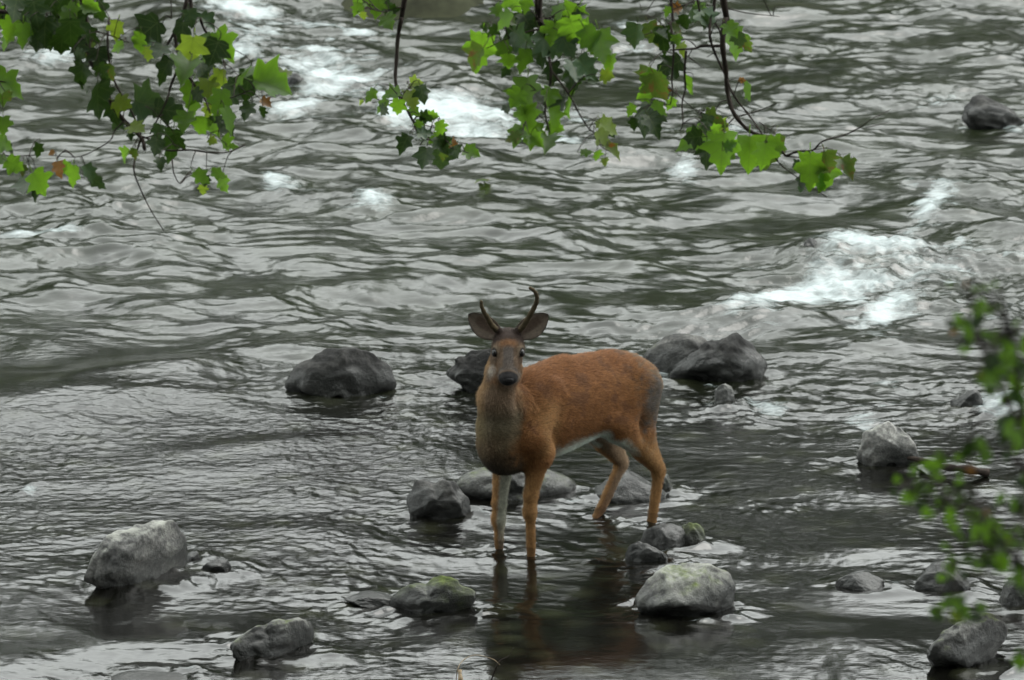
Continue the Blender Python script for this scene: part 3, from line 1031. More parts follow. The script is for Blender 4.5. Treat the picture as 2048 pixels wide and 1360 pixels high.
def coat_colours(V, N):
    x, y, z = V.T
    out = np.tile(np.array((.235, .088, .034)), (len(V), 1))

    def lay(mask, col):
        mask = np.clip(mask, 0, 1)[:, None]
        out[:] = out * (1 - mask) + np.array(col) * mask
    big = n3(V, 5, 70); med = n3(V, 13, 74); fine = n3(V, 34, 78)
    lay(.6 * smoothstep(-.3, .7, .5 * med + .7 * big), (.30, .128, .052))
    lay(.6 * smoothstep(.72, .86, z) * smoothstep(.55, .35, x), (.175, .060, .024))                # redder, darker back
    lay(.75 * smoothstep(.05, .5, med + .6 * fine) * smoothstep(.5, .6, z), (.120, .047, .024))
    lay(.45 * smoothstep(-.28, -.42, x) * smoothstep(.45, .6, z), (.20, .105, .055))
    # greying moult on the haunch
    d = np.sqrt(((x + .40) / .10) ** 2 + ((z - .63) / .13) ** 2) + .5 * fine
    lay(.85 * smoothstep(1.25, .3, d + .5 * med + .3 * fine) * (y > 0), (.115, .098, .100))
    lay(.65 * smoothstep(.05, .4, fine + .3 * med) * smoothstep(-.2, -.36, x) * (z > .35), (.115, .085, .068))
    # belly, groin and inner legs
    lay(smoothstep(-.35, -.75, N[:, 2] + .12 * fine) * smoothstep(.30, .12, x) * smoothstep(.56, .5, z) * (z > .36), (.80, .78, .74))
    inner = smoothstep(.25, .7, -np.sign(y) * N[:, 1])
    lay(np.where(x < 0, np.where(y < 0, .25, .6), .85) * inner * (z < .50) * smoothstep(.0, .3, z + .1), (.42, .38, .33))
    lay(.8 * smoothstep(.50, .34, z) * (1 - inner), (.31, .145, .060))
    lay(.5 * smoothstep(.20, .30, x) * smoothstep(.45, .38, x) * smoothstep(.46, .56, z) * smoothstep(.80, .70, z) * (y > .03) * (.6 + .8 * np.clip(med + .4, 0, 1)), (.34, .160, .066))
    # chest: dark brisket; neck grey brown in front, tan at the sides
    front = smoothstep(-.1, .45, N @ np.array((.90, .30, -.30)))
    ndist = np.sqrt((x - .525) ** 2 + (y - .012 - .3 * np.clip(z - .79, 0, .3)) ** 2)
    neck = smoothstep(.125, .090, ndist) * smoothstep(.50, .78, z + .05 * med)
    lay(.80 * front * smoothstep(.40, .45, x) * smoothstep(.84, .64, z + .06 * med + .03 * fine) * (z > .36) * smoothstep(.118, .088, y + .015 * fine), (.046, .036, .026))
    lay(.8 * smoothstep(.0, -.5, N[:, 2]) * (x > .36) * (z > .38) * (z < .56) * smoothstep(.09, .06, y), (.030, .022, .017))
    th = N @ np.array(tuple(L_TOWARD)); sd_ = N @ np.array(tuple(L_RIGHT))
    lay(neck, (.20, .115, .058))
    lay(.9 * neck * smoothstep(.25, .85, th + .25 * fine), (.175, .128, .088))
    lay(.7 * neck * smoothstep(.45, .85, -sd_), (.32, .21, .105))
    lay(.5 * neck * smoothstep(.80, .70, z), (.075, .060, .045))
    # head
    H = V - np.array(HO)
    hx, hy, hz = H @ np.array(HX), H @ np.array(HY), H @ np.array(HZ)
    head = ((z > .93) & ((hx > .02) | (z > 1.03))) | ((hx > .12) & (z > .88))
    head = head * np.maximum(smoothstep(-.085, -.06, hz), hx > .12)
    lay(head * 1.0, (.120, .085, .058))
    lay(head * .9 * smoothstep(.030, .018, np.abs(hy)) * smoothstep(.05, .10, hx) * smoothstep(.20, .17, hx), (.085, .076, .070))
    lay(head * .8 * smoothstep(.04, .055, np.abs(hy)) * smoothstep(.10, .14, hx + 0 * hz), (.22, .125, .065))
    lay(head * .95 * smoothstep(.060, .035, hx) * smoothstep(-.02, .02, hz), (.040, .029, .025))          # dark crown
    lay(head * .8 * smoothstep(.028, .0, np.abs(hx - .065)) * smoothstep(.01, .03, hz) * smoothstep(.055, .02, np.abs(hy)), (.24, .12, .055))
    re = np.sqrt((hx - .088) ** 2 + ((np.abs(hy) - .063)) ** 2 + (hz - .010) ** 2)
    lay(head * .55 * smoothstep(.036, .026, re), (.20, .165, .12))
    lay(head * smoothstep(.026, .022, re), (.015, .012, .010))
    lay(head * .9 * smoothstep(.185, .205, hx) * smoothstep(-.034, -.046, hz), (.34, .32, .29))                # white muzzle band and chin
    lay(head * .8 * smoothstep(.175, .19, hx) * smoothstep(.21, .20, hx), (.085, .077, .071))
    lay(head * smoothstep(.206, .216, hx) * smoothstep(-.037, -.031, hz), (.010, .010, .011))             # nose pad
    thr = smoothstep(.975, .94, z) * smoothstep(.86, .93, z) * smoothstep(.3, .7, th) * (x > .35) * smoothstep(.15, .11, hx) * smoothstep(-.045, -.065, hz)
    lay(.9 * thr, (.44, .42, .38))
    out *= (1 + .16 * fine + .10 * med)[:, None]
    return np.clip(out * np.where(z < .05, .6, 1.0)[:, None] * (np.array((.59, .70, .67)) + (smoothstep(.66, .80, z) * smoothstep(.40, .47, x) * np.maximum(neck, z > .9))[:, None] * np.array((.05, -.08, -.06))), .003, .9)


deer = empty('deer', DEER_O, math.radians(180) + TH)
tag(deer, 'young reddish brown buck standing in shallow water with its head turned to the viewer', 'deer')
dme = np_mesh('body', DV, DQ)
ca = dme.color_attributes.new('coat', 'FLOAT_COLOR', 'POINT')
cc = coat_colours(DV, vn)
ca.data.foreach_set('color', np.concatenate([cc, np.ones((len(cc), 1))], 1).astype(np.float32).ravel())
link('body', dme, M['coat'], deer)


def make_fur():
    """short guard hairs lying along the coat: one thin blade each"""
    rg = np.random.default_rng(4)
    keep = DV[:, 2] > .03
    nose_d = np.linalg.norm(DV - np.array(tuple(hd(.235, 0, -.015))), axis=1)
    keep &= nose_d > .052
    for sg in (1, -1): keep &= np.linalg.norm(DV - np.array(tuple(hd(.09, sg * .065, .010))), axis=1) > .027
    idx = np.flatnonzero(keep)
    idx = np.concatenate([idx, idx, idx[rg.random(len(idx)) < .5]])
    P = DV[idx] + rg.normal(0, .003, (len(idx), 3)); N = vn[idx]
    x, y, z = P.T
    flow = np.tile(np.array((-.85, 0, -.5)), (len(idx), 1))
    flow[z < .5] = (-.25, 0, -1)
    nk = (z > .72) & (x > .38)
    flow[nk] = (-.25, 0, -1)
    hdm = (z > .96) & (x > .42)
    flow[hdm] = np.array(tuple(-HX + Vector((0, 0, .1))))
    flow = flow + rg.normal(0, .22, flow.shape)
    flow -= N * (flow * N).sum(1)[:, None]
    flow /= np.maximum(np.linalg.norm(flow, axis=1), 1e-6)[:, None]
    L = (.016 * np.where(z < .45, .6, 1) * np.where(hdm, .45, 1) * np.where(nk & ~hdm, 1.25, 1) * rg.uniform(.6, 1.3, len(idx)))[:, None]
    W = np.cross(N, flow) * .0013
    a = P - N * .001 - W; b = P - N * .001 + W; c = P + flow * L + N * L * rg.uniform(.12, .40, len(idx))[:, None]
    V = np.stack([a, b, c], 1).reshape(-1, 3)
    me = np_mesh('fur', V, None, np.arange(len(V)).reshape(-1, 3))
    at = me.color_attributes.new('coat', 'FLOAT_COLOR', 'POINT')
    k = cc[idx] * rg.uniform(.72, 1.34, len(idx))[:, None]
    k = np.concatenate([k, np.ones((len(k), 1))], 1)
    at.data.foreach_set('color', np.repeat(k, 3, 0).astype(np.float32).ravel())
    tag(link('fur', me, M['coat'], deer), kind='stuff')


make_fur()


def uv_ball(name, c, r, axes, mat, parent, nu=16, nv=10):
    V, Q = [], []
    for j in range(nv + 1):
        for i in range(nu):
            a, b = 2 * math.pi * i / nu, math.pi * j / nv
            u = Vector((math.sin(b) * math.cos(a) * r[0], math.sin(b) * math.sin(a) * r[1], math.cos(b) * r[2]))
            V.append(tuple(Vector(c) + axes[0] * u.x + axes[1] * u.y + axes[2] * u.z))
    for j in range(nv):
        for i in range(nu):
            Q.append((j * nu + i, (j + 1) * nu + i, (j + 1) * nu + (i + 1) % nu, j * nu + (i + 1) % nu))
    return link(name, np_mesh(name, V, Q), mat, parent)


HAX = (HX, HY, HZ)
for s in (1, -1):
    uv_ball('eye', hd(.090, s * .063, .010), (.021, .015, .019), HAX, M['eye'], deer)
nose = uv_ball('nose', hd(.244, 0, -.010), (.013, .029, .018), HAX, M['nose'], deer)


def make_ear(s):
    base = hd(-.022, s * .056, .018)
    d = (L_RIGHT * s * .82 + Vector((0, 0, .57)) - L_TOWARD * .10).normalized()
    face = (L_TOWARD * .93 + L_RIGHT * s * .22 + Vector((0, 0, .05)))
    face = (face - d * face.dot(d)).normalized()
    w = d.cross(face).normalized()
    nu, nv = 13, 14
    V, Q, C = [], [], []
    L, W = .170, .056
    for shell in (0, 1):
        for j in range(nv):
            t = j / (nv - 1)
            wid = W * (math.sin(math.pi * min(1, (t * .86 + .13))) ** .72) * (1.0 if t < .999 else .3)
            for i in range(nu):
                u = -1 + 2 * i / (nu - 1)
                cup = (abs(u) ** 1.8) * wid * .75 - wid * .62
                q = base + d * (t * L - .012) + w * (u * wid) + face * (cup + .012 * math.sin(t * 3) - (.005 if shell else 0) * (1 - abs(u) ** 4 * .6))
                V.append(tuple(q))
                inside = 1 - shell
                e = max(abs(u), t)
                if inside:
                    col = np.array((.17, .138, .112)) * (.7 + .5 * (1 - abs(u + .25 * s)))
                    if abs(u) < .45 and t < .7: col = col * .55 + np.array((.02, .008, .006))
                else:
                    col = np.array((.12, .085, .055))
                if e > .93 and t > .55: col = np.array((.014, .012, .011))
                C.append((*col, 1))
    n1 = nu * nv
    for j in range(nv - 1):
        for i in range(nu - 1):
            a = j * nu + i
            Q.append((a, a + 1, a + nu + 1, a + nu)); Q.append((n1 + a, n1 + a + nu, n1 + a + nu + 1, n1 + a + 1))
    rim = [i for i in range(nu)] + [j * nu + nu - 1 for j in range(1, nv)] + [(nv - 1) * nu + i for i in range(nu - 2, -1, -1)] + [j * nu for j in range(nv - 2, 0, -1)]
    for a, b in zip(rim, rim[1:] + rim[:1]): Q.append((a, n1 + a, n1 + b, b))
    me = np_mesh('ear', V, Q)
    at = me.color_attributes.new('coat', 'FLOAT_COLOR', 'POINT')
    at.data.foreach_set('color', np.array(C, np.float32).ravel())
    link('ear', me, M['coat'], deer)


make_ear(1); make_ear(-1)
CROWN = hd(-.012, 0, .055)
for s, pts in ((-1, [(992, 660, 0), (987, 650, .005), (979, 637, .012), (971, 624, .02), (966, 612, .025), (966, 602, .025)]),
               (1, [(1040, 662, 0), (1047, 651, .005), (1057, 635, .012), (1067, 618, .02), (1073, 604, .025), (1073, 592, .03), (1067, 583, .03), (1058, 577, .025)])):
    P = []
    p0 = hd(-.012, s * .050, .050)
    for px, py, tw in pts:
        q = CROWN + L_RIGHT * ((px - 1018) / 420) + Vector((0, 0, (658 - py) / 402)) + L_TOWARD * tw
        q.z += tw * .3
        P.append(q)
    P[0] = p0
    P = smooth_line(P, 5)
    n = len(P)
    rad = [(.0145 - .0070 * i / (n - 1)) * (1 + .10 * math.sin(i * 1.7)) for i in range(n)]
    rad[-1] *= .55
    V, Q, T = tube(P, rad, 10)
    link('antler', np_mesh('antler', V, Q, T), M['antler'], deer)
for k, (fx, fy) in enumerate(((.424, .084), (.446, -.104), (-.385, .122), (-.19, -.125))):
    for s in (1, -1):
        uv_ball('hoof', Vector((fx + .02, fy + s * .013, -.155)), (.032, .013, .02), (Vector((1, 0, 0)), Vector((0, 1, 0)), Vector((0, 0, 1))), M['hoof'], deer, 8, 6)

# ------------------------------------------------------------------ foliage in front of the river
HALF = [(0, 0, 0), (.09, -.07, 0), (.22, -.05, 0), (.40, -.04, 0), (.37, .10, 1), (.33, .19, 1), (.46, .26, 1), (.56, .43, 1), (.42, .47, 2), (.30, .51, 2),
        (.27, .58, 2), (.29, .71, 3), (.15, .78, 3), (.07, .90, 3), (0, 1.0, 4)]


def leaf_mesh(seed, slim=1.0, simple=False):
    r = random.Random(seed)
    mid = [(0, .0), (0, .25), (0, .5), (0, .76), (0, 1.0)]
    V = [(0, y, 0) for _, y in mid]
    F = []
    fold, curl, droop = r.uniform(.05, .7), r.uniform(-.5, .5), r.uniform(-.2, .8)
    for s in (1, -1):
        ids = []
        for i, (x, y, c) in enumerate(HALF):
            if i == 0: ids.append(0); continue
            if i == len(HALF) - 1: ids.append(4); continue
            jx = x * slim * (1 + r.uniform(-.13, .13)); jy = y + r.uniform(-.03, .03)
            if simple: jx = .30 * slim * math.sin(math.pi * (.06 + .94 * i / len(HALF))) ; jy = i / (len(HALF) - 1)
            ids.append(len(V)); V.append((s * jx, jy, 0))
        for i in range(len(HALF) - 1):
            c0, c1 = HALF[i][2], HALF[i + 1][2]
            tri = [ids[i], ids[i + 1], c0] if i else [ids[1], 1, 0]
            if i == 0: F.append((ids[1], 0, 1) if s > 0 else (0, ids[1], 1))
            elif ids[i + 1] == 4: F.append((ids[i], 3, 4) if s > 0 else (3, ids[i], 4))
            else:
                cc_ = max(c0, 1)
                F.append((ids[i], ids[i + 1], cc_)[::1 if s < 0 else -1])
                if max(c1, 1) != cc_: F.append((cc_, ids[i + 1], max(c1, 1))[::1 if s < 0 else -1])
    W = []
    tw = r.uniform(-.25, .25)
    for x, y, z in V:
        zz = fold * abs(x) + curl * x * x * 1.5 - droop * y * y * .5 - .25 * max(0, abs(x) - .3) + tw * x * y + r.uniform(-.012, .012)
        W.append((x, y, zz))
    b = len(W)
    pl = .32
    for t, zz in ((0, 0), (.5, .03), (1, .10)):
        W += [(-.012, -pl * t, zz), (.012, -pl * t, zz)]
    F += [(b, b + 1, b + 3, b + 2), (b + 2, b + 3, b + 5, b + 4)]
    me = np_mesh('leaf', W, [f for f in F if len(f) == 4], [f for f in F if len(f) == 3])
    return me


LEAVES = {}
for key in 'gydsom':
    LEAVES[key] = []
    for i in range(7):
        me = leaf_mesh(100 + i * 7 + ord(key), (1.0, .9, 1.1, .8, 1.0, 1.15, .7)[i])
        me.materials.append(M[key])
        LEAVES[key].append(me)
BUSH = {}
for key in 'gydom':
    BUSH[key] = []
    for i in range(4):
        me = leaf_mesh(300 + i * 5 + ord(key), (1.0, .85, 1.1, 1.2)[i], simple=True)
        me.materials.append(M[key])
        BUSH[key].append(me)
LR = random.Random(21)


def put_leaf(parent, px, py, length_px, ang, key, depth, store=LEAVES, name='leaf', face=None, stalks=None):
    L = length_px * depth / FOC
    t2 = RIGHT * math.cos(math.radians(ang)) - UP * math.sin(math.radians(ang))
    yaw = LR.gauss(0, .38)
    t = (t2 * math.cos(yaw) - FWD * math.sin(yaw)).normalized()
    nrm = -FWD + UP * LR.uniform(-.15, .75) + RIGHT * LR.gauss(0, .45) if face is None else face
    if LR.random() < .35: nrm = nrm + UP * LR.uniform(-.6, .9)
    nrm = (nrm - t * nrm.dot(t)).normalized()
    side = t.cross(nrm)
    L *= LR.uniform(.95, 1.12) * (.78 if key == 'o' else 1)
    base = at_depth(px, py, depth) - t * L * .5
    mtx = Matrix(((side.x * L, t.x * L, nrm.x * L, base.x), (side.y * L, t.y * L, nrm.y * L, base.y), (side.z * L, t.z * L, nrm.z * L, base.z), (0, 0, 0, 1)))
    o = bpy.data.objects.new(name, LR.choice(store[key]))
    COL.objects.link(o)
    o.parent = parent
    o.matrix_world = mtx
    o.matrix_parent_inverse = parent.matrix_basis.inverted()
    o.matrix_basis = mtx
    if stalks is not None: stalks.append((base, base - t * L * .3))
    return o


def twig(parent, pts, r0, r1, depth, name='twig', mat='bark', wob=.04, ext_up=0.0, sides=6):
    P = []
    for i, (px, py) in enumerate(pts):
        P.append(at_depth(px, py, depth + LR.uniform(-wob, wob)))
    if ext_up: P.insert(0, P[0] + (P[0] - P[1]).normalized() * .3 + Vector((LR.uniform(-.15, .15), -.1, ext_up)))
    P = smooth_line(P, 4)
    n = len(P)
    rad = [1.3 * (r0 + (r1 - r0) * i / (n - 1)) * (1 + .12 * math.sin(i * 2.1)) for i in range(n)]
    o = bpy.data.objects.new(name, None) if False else None
    V, Q, T = tube(P, rad, sides)
    org = Vector(parent.location) if parent is not None else Vector(P[0])
    V = [tuple(Vector(v) - org) for v in V]
    o = link(name, np_mesh(name, V, Q, T), M[mat], parent)
    if parent is None: o.location = org
    return o


def fine_twigs(root, stalks, samples, r=.0016):
    """thin stalks that carry each leaf to the nearest stem, one joined part"""
    S = np.array([tuple(q) for q in samples])
    VV, QQ = [], []
    for base, tip in stalks:
        d = np.linalg.norm(S - np.array(tuple(tip)), axis=1)
        j = int(d.argmin())
        if d[j] > .75: continue
        p = Vector(S[j])
        mid = tip.lerp(p, .5) + Vector((0, 0, .12 * d[j]))
        pts = smooth_line([p, mid, tip, base], 2)
        v, q, _ = tube(pts, [r * 1.3 + (r * .6 - r * 1.3) * i / (len(pts) - 1) for i in range(len(pts))], 4, False)
        QQ += [tuple(len(VV) + k for k in f) for f in q]
        VV += [tuple(Vector(x) - root.location) for x in v]
    if VV: tag(link('fine_twigs', np_mesh('fine_twigs', VV, QQ), M['bark'], root), kind='stuff')


def cluster(label, ox, oy, sc, depth, stems, leaves, grow=1.0, group='sycamore branches hanging over the river'):
    """coordinates are in an enlarged crop of the photo with corner ox, oy and scale sc"""
    f = lambda x, y: (ox + x / sc, oy + y / sc)
    p0 = at_depth(*f(*stems[0][0][0]), depth)
    root = empty('sycamore_branch', p0 + Vector((0, 0, .8)))
    tag(root, label, 'branch', group)
    samples, stalks = [], []
    for k, (pts, r0, r1) in enumerate(stems):
        nm = 'stem' if r0 > .006 else 'twig'
        top = pts[0][1] <= 8 and oy == 0
        o = twig(root, [f(*p) for p in pts], r0, r1, depth, nm, ext_up=.6 if top else 0)
        co = [v.co + root.location for v in o.data.vertices]
        samples += [sum(co[i:i + 6], Vector()) / 6 for i in range(0, len(co) - 8, 6)]
    for x, y, L, a, key in leaves:
        px, py = f(x, y)
        put_leaf(root, px, py, L / sc * grow, a, key, depth + LR.gauss(0, .12), stalks=stalks)
        if LR.random() < .33 and L > 90:
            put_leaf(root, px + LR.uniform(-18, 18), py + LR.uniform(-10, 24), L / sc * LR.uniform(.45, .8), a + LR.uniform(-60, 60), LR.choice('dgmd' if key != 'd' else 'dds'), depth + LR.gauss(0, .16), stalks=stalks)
    fine_twigs(root, stalks, samples)
    return root


Z3 = 2.834
cluster('left sycamore branch with a dense dark leaf mass in the corner', 0, 0, Z3, 15.6, [
    ([(470, 0), (490, 120), (510, 330), (580, 430), (620, 560), (700, 680), (800, 780), (820, 850)], .010, .005),
    ([(1060, 0), (1010, 110), (990, 180), (940, 270), (920, 340)], .0065, .0025),
    ([(990, 180), (1000, 260), (1020, 350), (970, 480), (940, 580), (850, 760)], .0055, .002),
    ([(1080, 0), (1130, 90), (1160, 170), (1240, 270), (1280, 390)], .0055, .002),
    ([(1040, 380), (1100, 480), (1160, 560), (1190, 640)], .0045, .002),
    ([(620, 100), (610, 240), (640, 440), (740, 620), (800, 760)], .003, .0025),
    ([(540, 175), (620, 200), (730, 240)], .0025, .0015),
    ([(800, 780), (770, 880), (760, 970), (800, 1080), (860, 1200), (930, 1310)], .0032, .0012),
    ([(975, 900), (985, 980), (1020, 1040), (1060, 1000)], .002, .001),
    ([(700, 690), (650, 740), (620, 800), (500, 870), (420, 890), (280, 880)], .0022, .001),
    ([(-60, 860), (60, 885), (200, 880)], .003, .0015),
    ([(830, 780), (940, 850), (1080, 850), (1200, 865), (1300, 860), (1390, 820)], .003, .002),
    ([(800, 780), (860, 770), (980, 690)], .0028, .0012),
    ([(970, 0), (975, 60)], .002, .001), ([(-60, 60), (120, 80), (300, 120), (490, 160)], .007, .004), ([(-60, 450), (60, 470)], .003, .001),
    ([(1180, 560), (1290, 560), (1420, 510), (1500, 480)], .002, .001), ([(1240, 740), (1240, 780), (1290, 820)], .0015, .001),
], [
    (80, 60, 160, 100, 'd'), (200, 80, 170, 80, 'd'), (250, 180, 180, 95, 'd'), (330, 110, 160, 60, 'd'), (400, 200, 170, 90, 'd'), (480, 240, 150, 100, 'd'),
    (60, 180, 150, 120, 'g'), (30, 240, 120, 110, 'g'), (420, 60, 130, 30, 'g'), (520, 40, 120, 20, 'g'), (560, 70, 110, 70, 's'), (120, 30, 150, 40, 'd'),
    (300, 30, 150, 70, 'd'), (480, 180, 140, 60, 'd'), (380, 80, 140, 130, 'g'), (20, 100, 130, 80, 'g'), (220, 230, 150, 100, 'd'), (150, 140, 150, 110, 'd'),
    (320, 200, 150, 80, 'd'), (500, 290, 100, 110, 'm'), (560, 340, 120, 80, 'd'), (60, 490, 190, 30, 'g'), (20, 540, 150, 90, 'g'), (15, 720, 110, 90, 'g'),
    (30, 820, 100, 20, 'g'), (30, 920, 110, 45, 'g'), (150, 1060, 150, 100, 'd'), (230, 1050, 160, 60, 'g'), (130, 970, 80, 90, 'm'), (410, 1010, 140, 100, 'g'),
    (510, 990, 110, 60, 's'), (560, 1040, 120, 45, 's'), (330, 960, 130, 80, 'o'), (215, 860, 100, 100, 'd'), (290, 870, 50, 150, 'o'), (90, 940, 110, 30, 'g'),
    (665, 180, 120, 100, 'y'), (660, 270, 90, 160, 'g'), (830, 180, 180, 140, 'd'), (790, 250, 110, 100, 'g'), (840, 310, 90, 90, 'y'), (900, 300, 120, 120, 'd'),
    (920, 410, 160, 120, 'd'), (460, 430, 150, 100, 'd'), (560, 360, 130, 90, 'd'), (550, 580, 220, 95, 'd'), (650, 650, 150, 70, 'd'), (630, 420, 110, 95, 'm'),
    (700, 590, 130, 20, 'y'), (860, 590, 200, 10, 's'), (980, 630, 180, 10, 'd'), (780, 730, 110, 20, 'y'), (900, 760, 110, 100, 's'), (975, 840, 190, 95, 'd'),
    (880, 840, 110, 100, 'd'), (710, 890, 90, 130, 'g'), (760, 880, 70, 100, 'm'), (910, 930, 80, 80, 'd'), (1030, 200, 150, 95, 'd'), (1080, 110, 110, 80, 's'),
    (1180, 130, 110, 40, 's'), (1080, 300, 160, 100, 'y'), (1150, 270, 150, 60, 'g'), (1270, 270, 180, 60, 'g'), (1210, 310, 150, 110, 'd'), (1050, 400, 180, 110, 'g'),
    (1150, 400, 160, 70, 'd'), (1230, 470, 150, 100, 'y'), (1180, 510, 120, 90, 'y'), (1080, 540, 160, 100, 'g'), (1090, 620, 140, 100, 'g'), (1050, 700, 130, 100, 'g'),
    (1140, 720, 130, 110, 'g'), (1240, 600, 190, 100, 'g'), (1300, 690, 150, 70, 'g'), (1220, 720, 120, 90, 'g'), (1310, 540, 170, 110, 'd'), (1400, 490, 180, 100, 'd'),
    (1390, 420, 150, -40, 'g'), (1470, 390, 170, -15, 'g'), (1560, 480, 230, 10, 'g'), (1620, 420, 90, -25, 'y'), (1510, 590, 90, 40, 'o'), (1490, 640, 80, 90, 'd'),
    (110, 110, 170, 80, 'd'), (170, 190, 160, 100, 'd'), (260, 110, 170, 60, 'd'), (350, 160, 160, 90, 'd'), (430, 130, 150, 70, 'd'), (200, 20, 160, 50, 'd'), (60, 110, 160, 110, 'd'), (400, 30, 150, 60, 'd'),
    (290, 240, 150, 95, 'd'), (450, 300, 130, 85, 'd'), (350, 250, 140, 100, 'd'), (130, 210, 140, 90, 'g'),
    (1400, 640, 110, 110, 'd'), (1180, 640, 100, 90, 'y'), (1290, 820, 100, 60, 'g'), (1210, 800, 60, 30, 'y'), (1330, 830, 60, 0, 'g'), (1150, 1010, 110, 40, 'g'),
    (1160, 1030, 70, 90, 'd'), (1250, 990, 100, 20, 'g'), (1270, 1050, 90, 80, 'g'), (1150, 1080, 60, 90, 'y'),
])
Z4 = 2048 / 600
cluster('thin sycamore branch dangling left of centre with bare upper stem and small leaf tuft', 680, 0, Z4, 16.2, [
    ([(440, 0), (420, 120), (395, 260), (385, 420), (378, 540), (400, 640), (440, 720), (500, 830), (545, 930), (640, 960)], .0075, .0025),
    ([(420, 50), (370, 55), (300, 80), (200, 60)], .002, .001), ([(400, 680), (300, 690), (220, 700)], .002, .001), ([(500, 830), (600, 860), (690, 880)], .002, .001),
    ([(600, 950), (760, 1010), (880, 1045)], .0015, .001), ([(400, 640), (500, 590)], .002, .001),
], [
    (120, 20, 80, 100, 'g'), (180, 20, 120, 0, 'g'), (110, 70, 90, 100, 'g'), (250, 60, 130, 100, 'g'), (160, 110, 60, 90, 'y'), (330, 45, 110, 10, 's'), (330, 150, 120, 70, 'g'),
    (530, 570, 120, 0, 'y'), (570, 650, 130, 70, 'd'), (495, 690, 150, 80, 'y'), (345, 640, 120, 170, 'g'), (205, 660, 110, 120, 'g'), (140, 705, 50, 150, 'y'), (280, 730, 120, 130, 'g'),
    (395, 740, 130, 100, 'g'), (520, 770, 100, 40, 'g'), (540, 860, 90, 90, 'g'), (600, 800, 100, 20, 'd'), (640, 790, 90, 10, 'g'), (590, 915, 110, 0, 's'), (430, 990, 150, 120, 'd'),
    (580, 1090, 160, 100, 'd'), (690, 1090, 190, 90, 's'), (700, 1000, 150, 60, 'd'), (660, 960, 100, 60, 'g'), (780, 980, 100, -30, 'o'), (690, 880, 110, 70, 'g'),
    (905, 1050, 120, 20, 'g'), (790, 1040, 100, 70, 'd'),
])
cluster('short full sycamore branch hanging above the deer with broad bright leaves', 680, 0, Z4, 15.2, [
    ([(1365, 0), (1385, 130), (1400, 200), (1420, 350), (1440, 480), (1430, 600), (1400, 760), (1430, 900)], .0065, .002),
    ([(1340, 0), (1350, 120), (1355, 200), (1300, 330), (1260, 420)], .005, .002),
    ([(1440, 480), (1560, 640), (1630, 770), (1700, 880), (1740, 910), (1775, 990), (1850, 1040)], .003, .0012),
    ([(1400, 200), (1560, 260), (1700, 310)], .003, .0015), ([(1355, 200), (1200, 240), (1000, 330)], .003, .0015), ([(1430, 600), (1300, 620)], .002, .001),
    ([(1400, 760), (1290, 800), (1240, 900)], .002, .001), ([(1385, 130), (1500, 110), (1600, 130)], .0025, .001),
], [
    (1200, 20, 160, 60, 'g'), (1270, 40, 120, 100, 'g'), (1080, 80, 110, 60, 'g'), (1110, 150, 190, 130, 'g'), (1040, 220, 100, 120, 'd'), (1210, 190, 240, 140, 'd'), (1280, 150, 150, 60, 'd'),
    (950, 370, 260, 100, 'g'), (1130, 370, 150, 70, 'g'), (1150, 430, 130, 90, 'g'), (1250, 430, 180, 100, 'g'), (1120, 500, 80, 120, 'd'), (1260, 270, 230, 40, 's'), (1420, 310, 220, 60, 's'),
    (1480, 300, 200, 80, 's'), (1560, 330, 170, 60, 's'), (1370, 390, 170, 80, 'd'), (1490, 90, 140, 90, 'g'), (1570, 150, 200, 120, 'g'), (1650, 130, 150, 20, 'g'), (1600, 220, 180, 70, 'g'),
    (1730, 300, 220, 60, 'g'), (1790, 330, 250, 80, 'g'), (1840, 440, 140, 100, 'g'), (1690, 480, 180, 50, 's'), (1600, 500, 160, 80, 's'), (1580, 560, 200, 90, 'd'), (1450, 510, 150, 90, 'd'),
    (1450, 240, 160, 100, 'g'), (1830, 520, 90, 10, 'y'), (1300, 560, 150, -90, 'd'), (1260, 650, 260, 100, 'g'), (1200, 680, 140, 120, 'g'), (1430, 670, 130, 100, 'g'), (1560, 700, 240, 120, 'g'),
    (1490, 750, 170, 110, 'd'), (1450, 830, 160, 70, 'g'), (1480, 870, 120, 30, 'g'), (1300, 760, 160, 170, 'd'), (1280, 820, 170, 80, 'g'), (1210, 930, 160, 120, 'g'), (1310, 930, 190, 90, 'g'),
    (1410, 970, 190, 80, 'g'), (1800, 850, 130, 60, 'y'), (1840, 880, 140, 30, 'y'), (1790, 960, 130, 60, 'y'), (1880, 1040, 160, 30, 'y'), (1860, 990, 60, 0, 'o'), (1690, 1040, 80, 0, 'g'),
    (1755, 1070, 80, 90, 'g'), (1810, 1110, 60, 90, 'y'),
], 1.02)
Z5 = 2048 / 650
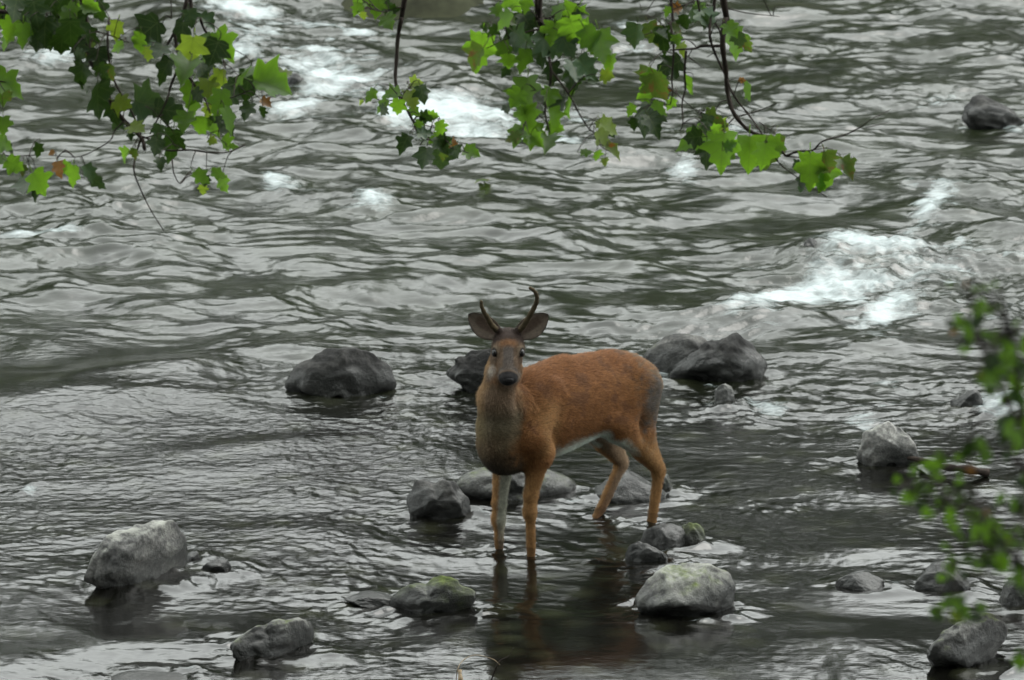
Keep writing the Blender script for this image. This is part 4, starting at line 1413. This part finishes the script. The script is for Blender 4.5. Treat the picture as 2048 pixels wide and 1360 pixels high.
cluster('right sycamore branch with long bare twigs reaching to the right and browning leaves', 1150, 0, Z5, 15.8, [
    ([(935, 0), (945, 120), (930, 280), (950, 440), (965, 600), (1005, 720), (1100, 825), (1220, 870), (1290, 940), (1330, 985)], .0095, .003),
    ([(880, 0), (855, 120), (850, 230), (880, 330), (940, 460), (1000, 600), (1100, 730), (1190, 860), (1280, 1020), (1420, 1130), (1590, 1245)], .0045, .0012),
    ([(605, 0), (600, 140), (620, 260), (620, 370), (610, 500), (615, 580), (600, 660)], .0045, .0015),
    ([(920, 290), (800, 290), (760, 305), (700, 310), (600, 315)], .0045, .002),
    ([(700, 320), (690, 460), (695, 560), (675, 650), (680, 780), (660, 825)], .0035, .0012),
    ([(700, 350), (815, 430)], .0018, .0008), ([(640, 590), (740, 680), (810, 720)], .0015, .0008), ([(1010, 740), (1180, 690), (1270, 650)], .002, .0008),
    ([(1330, 985), (1400, 955), (1500, 945), (1560, 890), (1700, 850), (1800, 800), (1870, 750), (1990, 690)], .0035, .001),
    ([(1830, 805), (1990, 770)], .0015, .0007), ([(940, 45), (1070, 80), (1200, 95), (1290, 105)], .002, .0008), ([(770, 0), (860, 120), (910, 190), (920, 280)], .003, .002),
    ([(750, 10), (560, 80), (440, 120)], .0018, .0008), ([(1160, 770), (1300, 870)], .0018, .0008), ([(1190, 0), (1260, 40), (1325, 45)], .002, .0008),
    ([(1330, 985), (1480, 1000), (1560, 1030)], .002, .001), ([(1500, 945), (1590, 930)], .0012, .0006), ([(500, 0), (400, 10), (365, 15)], .0015, .0008),
    ([(880, 330), (830, 360)], .0012, .0008), ([(600, 660), (520, 660)], .0015, .001), ([(1005, 740), (920, 830)], .002, .001),
], [
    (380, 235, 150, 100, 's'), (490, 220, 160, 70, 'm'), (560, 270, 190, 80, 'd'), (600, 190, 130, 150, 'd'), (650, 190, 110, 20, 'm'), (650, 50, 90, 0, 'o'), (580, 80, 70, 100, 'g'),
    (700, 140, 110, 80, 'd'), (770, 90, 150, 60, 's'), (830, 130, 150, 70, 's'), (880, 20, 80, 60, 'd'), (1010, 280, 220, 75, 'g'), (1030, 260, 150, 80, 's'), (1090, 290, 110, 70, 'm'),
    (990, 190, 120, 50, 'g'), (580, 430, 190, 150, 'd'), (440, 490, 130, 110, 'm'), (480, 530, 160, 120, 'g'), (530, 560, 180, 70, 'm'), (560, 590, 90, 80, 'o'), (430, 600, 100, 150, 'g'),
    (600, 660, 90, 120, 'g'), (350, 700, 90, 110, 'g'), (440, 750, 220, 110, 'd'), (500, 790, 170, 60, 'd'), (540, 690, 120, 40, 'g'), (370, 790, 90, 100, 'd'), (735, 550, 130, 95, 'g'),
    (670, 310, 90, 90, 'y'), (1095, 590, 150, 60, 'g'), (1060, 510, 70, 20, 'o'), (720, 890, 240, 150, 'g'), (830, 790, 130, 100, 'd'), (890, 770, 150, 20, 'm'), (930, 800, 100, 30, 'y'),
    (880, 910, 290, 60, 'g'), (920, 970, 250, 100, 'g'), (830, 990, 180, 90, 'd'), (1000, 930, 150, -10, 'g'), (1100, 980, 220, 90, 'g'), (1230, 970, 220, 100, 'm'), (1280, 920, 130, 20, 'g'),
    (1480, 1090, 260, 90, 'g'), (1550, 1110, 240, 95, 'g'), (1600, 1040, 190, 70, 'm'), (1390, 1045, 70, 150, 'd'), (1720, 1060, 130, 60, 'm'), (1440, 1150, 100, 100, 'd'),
], 1.0)


# leafy bush of the near bank, close to the lens
def bush():
    ox, oy, sc, depth = 1700, 540, 577 / 348, 7.4
    f = lambda x, y: (ox + x / sc, oy + y / sc)
    rx = at_depth(2250, 1500, 7.4)
    root = empty('bank_bush', (rx.x, rx.y, 2.2))
    tag(root, 'out of focus green leafy bush on the near bank at the right edge', 'bush')
    stems = [
        [(760, 1500), (700, 1000), (600, 600), (500, 400), (430, 220), (385, 40)],
        [(760, 1500), (660, 1100), (520, 930), (400, 810), (200, 740)],
        [(760, 1500), (640, 1240), (500, 1150), (380, 1120), (270, 1120)],
        [(620, 1000), (480, 960), (340, 970)], [(640, 800), (560, 640), (440, 610), (390, 600)], [(760, 1500), (640, 1320), (540, 1300)],
        [(600, 620), (560, 420), (540, 220)],
    ]
    samples = []
    for k, st in enumerate(stems):
        P = [Vector(at_depth(*f(*p), depth + LR.uniform(-.1, .1))) for p in st]
        P = smooth_line(P, 4)
        samples += P
        V, Q, T = tube(P, [.006 - .0045 * i / (len(P) - 1) for i in range(len(P))], 6)
        V = [tuple(Vector(v) - root.location) for v in V]
        link('stem', np_mesh('stem', V, Q, T), M['bark'], root)
    V, Q, T = tube([root.location, root.location + Vector((0, 0, .4)), at_depth(*f(760, 1500), depth)], [.014, .011, .007], 7)
    link('stem', np_mesh('stem', [tuple(Vector(v) - root.location) for v in V], Q, T), M['bark'], root)
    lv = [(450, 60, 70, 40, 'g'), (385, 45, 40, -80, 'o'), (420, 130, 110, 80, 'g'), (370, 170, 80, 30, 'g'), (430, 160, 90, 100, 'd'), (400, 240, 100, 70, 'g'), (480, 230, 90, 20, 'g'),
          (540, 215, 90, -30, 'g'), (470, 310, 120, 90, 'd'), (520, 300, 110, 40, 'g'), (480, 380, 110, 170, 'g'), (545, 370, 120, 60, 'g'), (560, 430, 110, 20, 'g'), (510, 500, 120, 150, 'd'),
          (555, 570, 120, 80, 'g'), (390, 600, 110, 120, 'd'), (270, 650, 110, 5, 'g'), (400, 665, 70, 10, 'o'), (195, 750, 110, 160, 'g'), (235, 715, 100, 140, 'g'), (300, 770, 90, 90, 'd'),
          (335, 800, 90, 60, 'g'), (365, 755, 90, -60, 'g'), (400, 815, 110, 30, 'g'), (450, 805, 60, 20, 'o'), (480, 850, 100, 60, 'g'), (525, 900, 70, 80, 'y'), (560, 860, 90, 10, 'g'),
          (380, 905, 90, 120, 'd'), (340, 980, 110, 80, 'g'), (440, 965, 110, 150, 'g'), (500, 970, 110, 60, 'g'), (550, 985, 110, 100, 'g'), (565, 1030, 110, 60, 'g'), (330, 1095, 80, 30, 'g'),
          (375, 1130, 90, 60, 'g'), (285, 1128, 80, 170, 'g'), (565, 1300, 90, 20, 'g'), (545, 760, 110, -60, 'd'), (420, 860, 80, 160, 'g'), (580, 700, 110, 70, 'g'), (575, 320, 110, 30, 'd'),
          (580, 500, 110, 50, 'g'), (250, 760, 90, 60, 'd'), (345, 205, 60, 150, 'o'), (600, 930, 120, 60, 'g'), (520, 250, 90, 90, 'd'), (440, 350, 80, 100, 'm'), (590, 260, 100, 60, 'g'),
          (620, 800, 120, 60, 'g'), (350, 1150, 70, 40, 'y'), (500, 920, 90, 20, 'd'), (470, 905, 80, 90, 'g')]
    stalks = []
    for x, y, L, a, k in lv:
        put_leaf(root, *f(x, y), L / sc * .68, a, k, depth + LR.gauss(0, .12), BUSH, stalks=stalks)
        for _ in range(3):
            put_leaf(root, *f(x + LR.gauss(8, 28), y + LR.gauss(8, 28)), L / sc * LR.uniform(.35, .65), a + LR.uniform(-80, 80), LR.choice('gggd'), depth + LR.gauss(0, .2), BUSH, stalks=stalks)
    fine_twigs(root, stalks, samples, .0013)


bush()

# ------------------------------------------------------------------ small things
p = on_water(975, 378)
lf = bpy.data.objects.new('floating_leaf', LEAVES['m'][0])
COL.objects.link(lf)
lf.location = (p.x, p.y, .06); lf.rotation_euler = (.25, .1, 2.2); lf.scale = (.10, .10, .10)
tag(lf, 'single small leaf adrift on the open water above the deer', 'leaf')


def stick(name, pts, r0, r1, mat, label, cat, z0):
    P = [on_water(px, py, z) for px, py, z in pts]
    P = smooth_line(P, 5)
    org = Vector(P[0])
    n = len(P)
    V, Q, T = tube([q - org for q in P], [(r0 + (r1 - r0) * i / (n - 1)) * (1 + .2 * math.sin(i * 1.3)) for i in range(n)], 7)
    o = link(name, np_mesh(name, V, Q, T), M[mat])
    o.location = org
    tag(o, label, cat)
    return o


stick('driftwood_stick', [(1780, 912, .04), (1830, 918, .05), (1890, 934, .05), (1930, 938, .06), (1975, 946, .03)], .010, .022, 'bark', 'dark dead stick lying on the water right of the three-sided stone', 'stick', 0)
stick('dead_twig', [(975, 1385, -.05), (988, 1345, .08), (1000, 1322, .14), (1018, 1312, .17), (1026, 1296, .21)], .0042, .0016, 'bark', 'dark forked dead twig poking up at the bottom edge', 'twig', 0)
stick('pale_twig', [(912, 1385, -.05), (914, 1345, .10), (925, 1322, .14), (950, 1310, .16), (985, 1318, .14), (1000, 1330, .12)], .0022, .0012, 'drybark', 'thin pale dry twig arching over at the bottom edge', 'twig', 0)
stick('broken_stub', [(925, 1390, -.06), (922, 1365, .03), (919, 1340, .08)], .011, .009, 'drybark', 'short orange-brown broken stub beside the pale twig at the bottom edge', 'stub', 0)
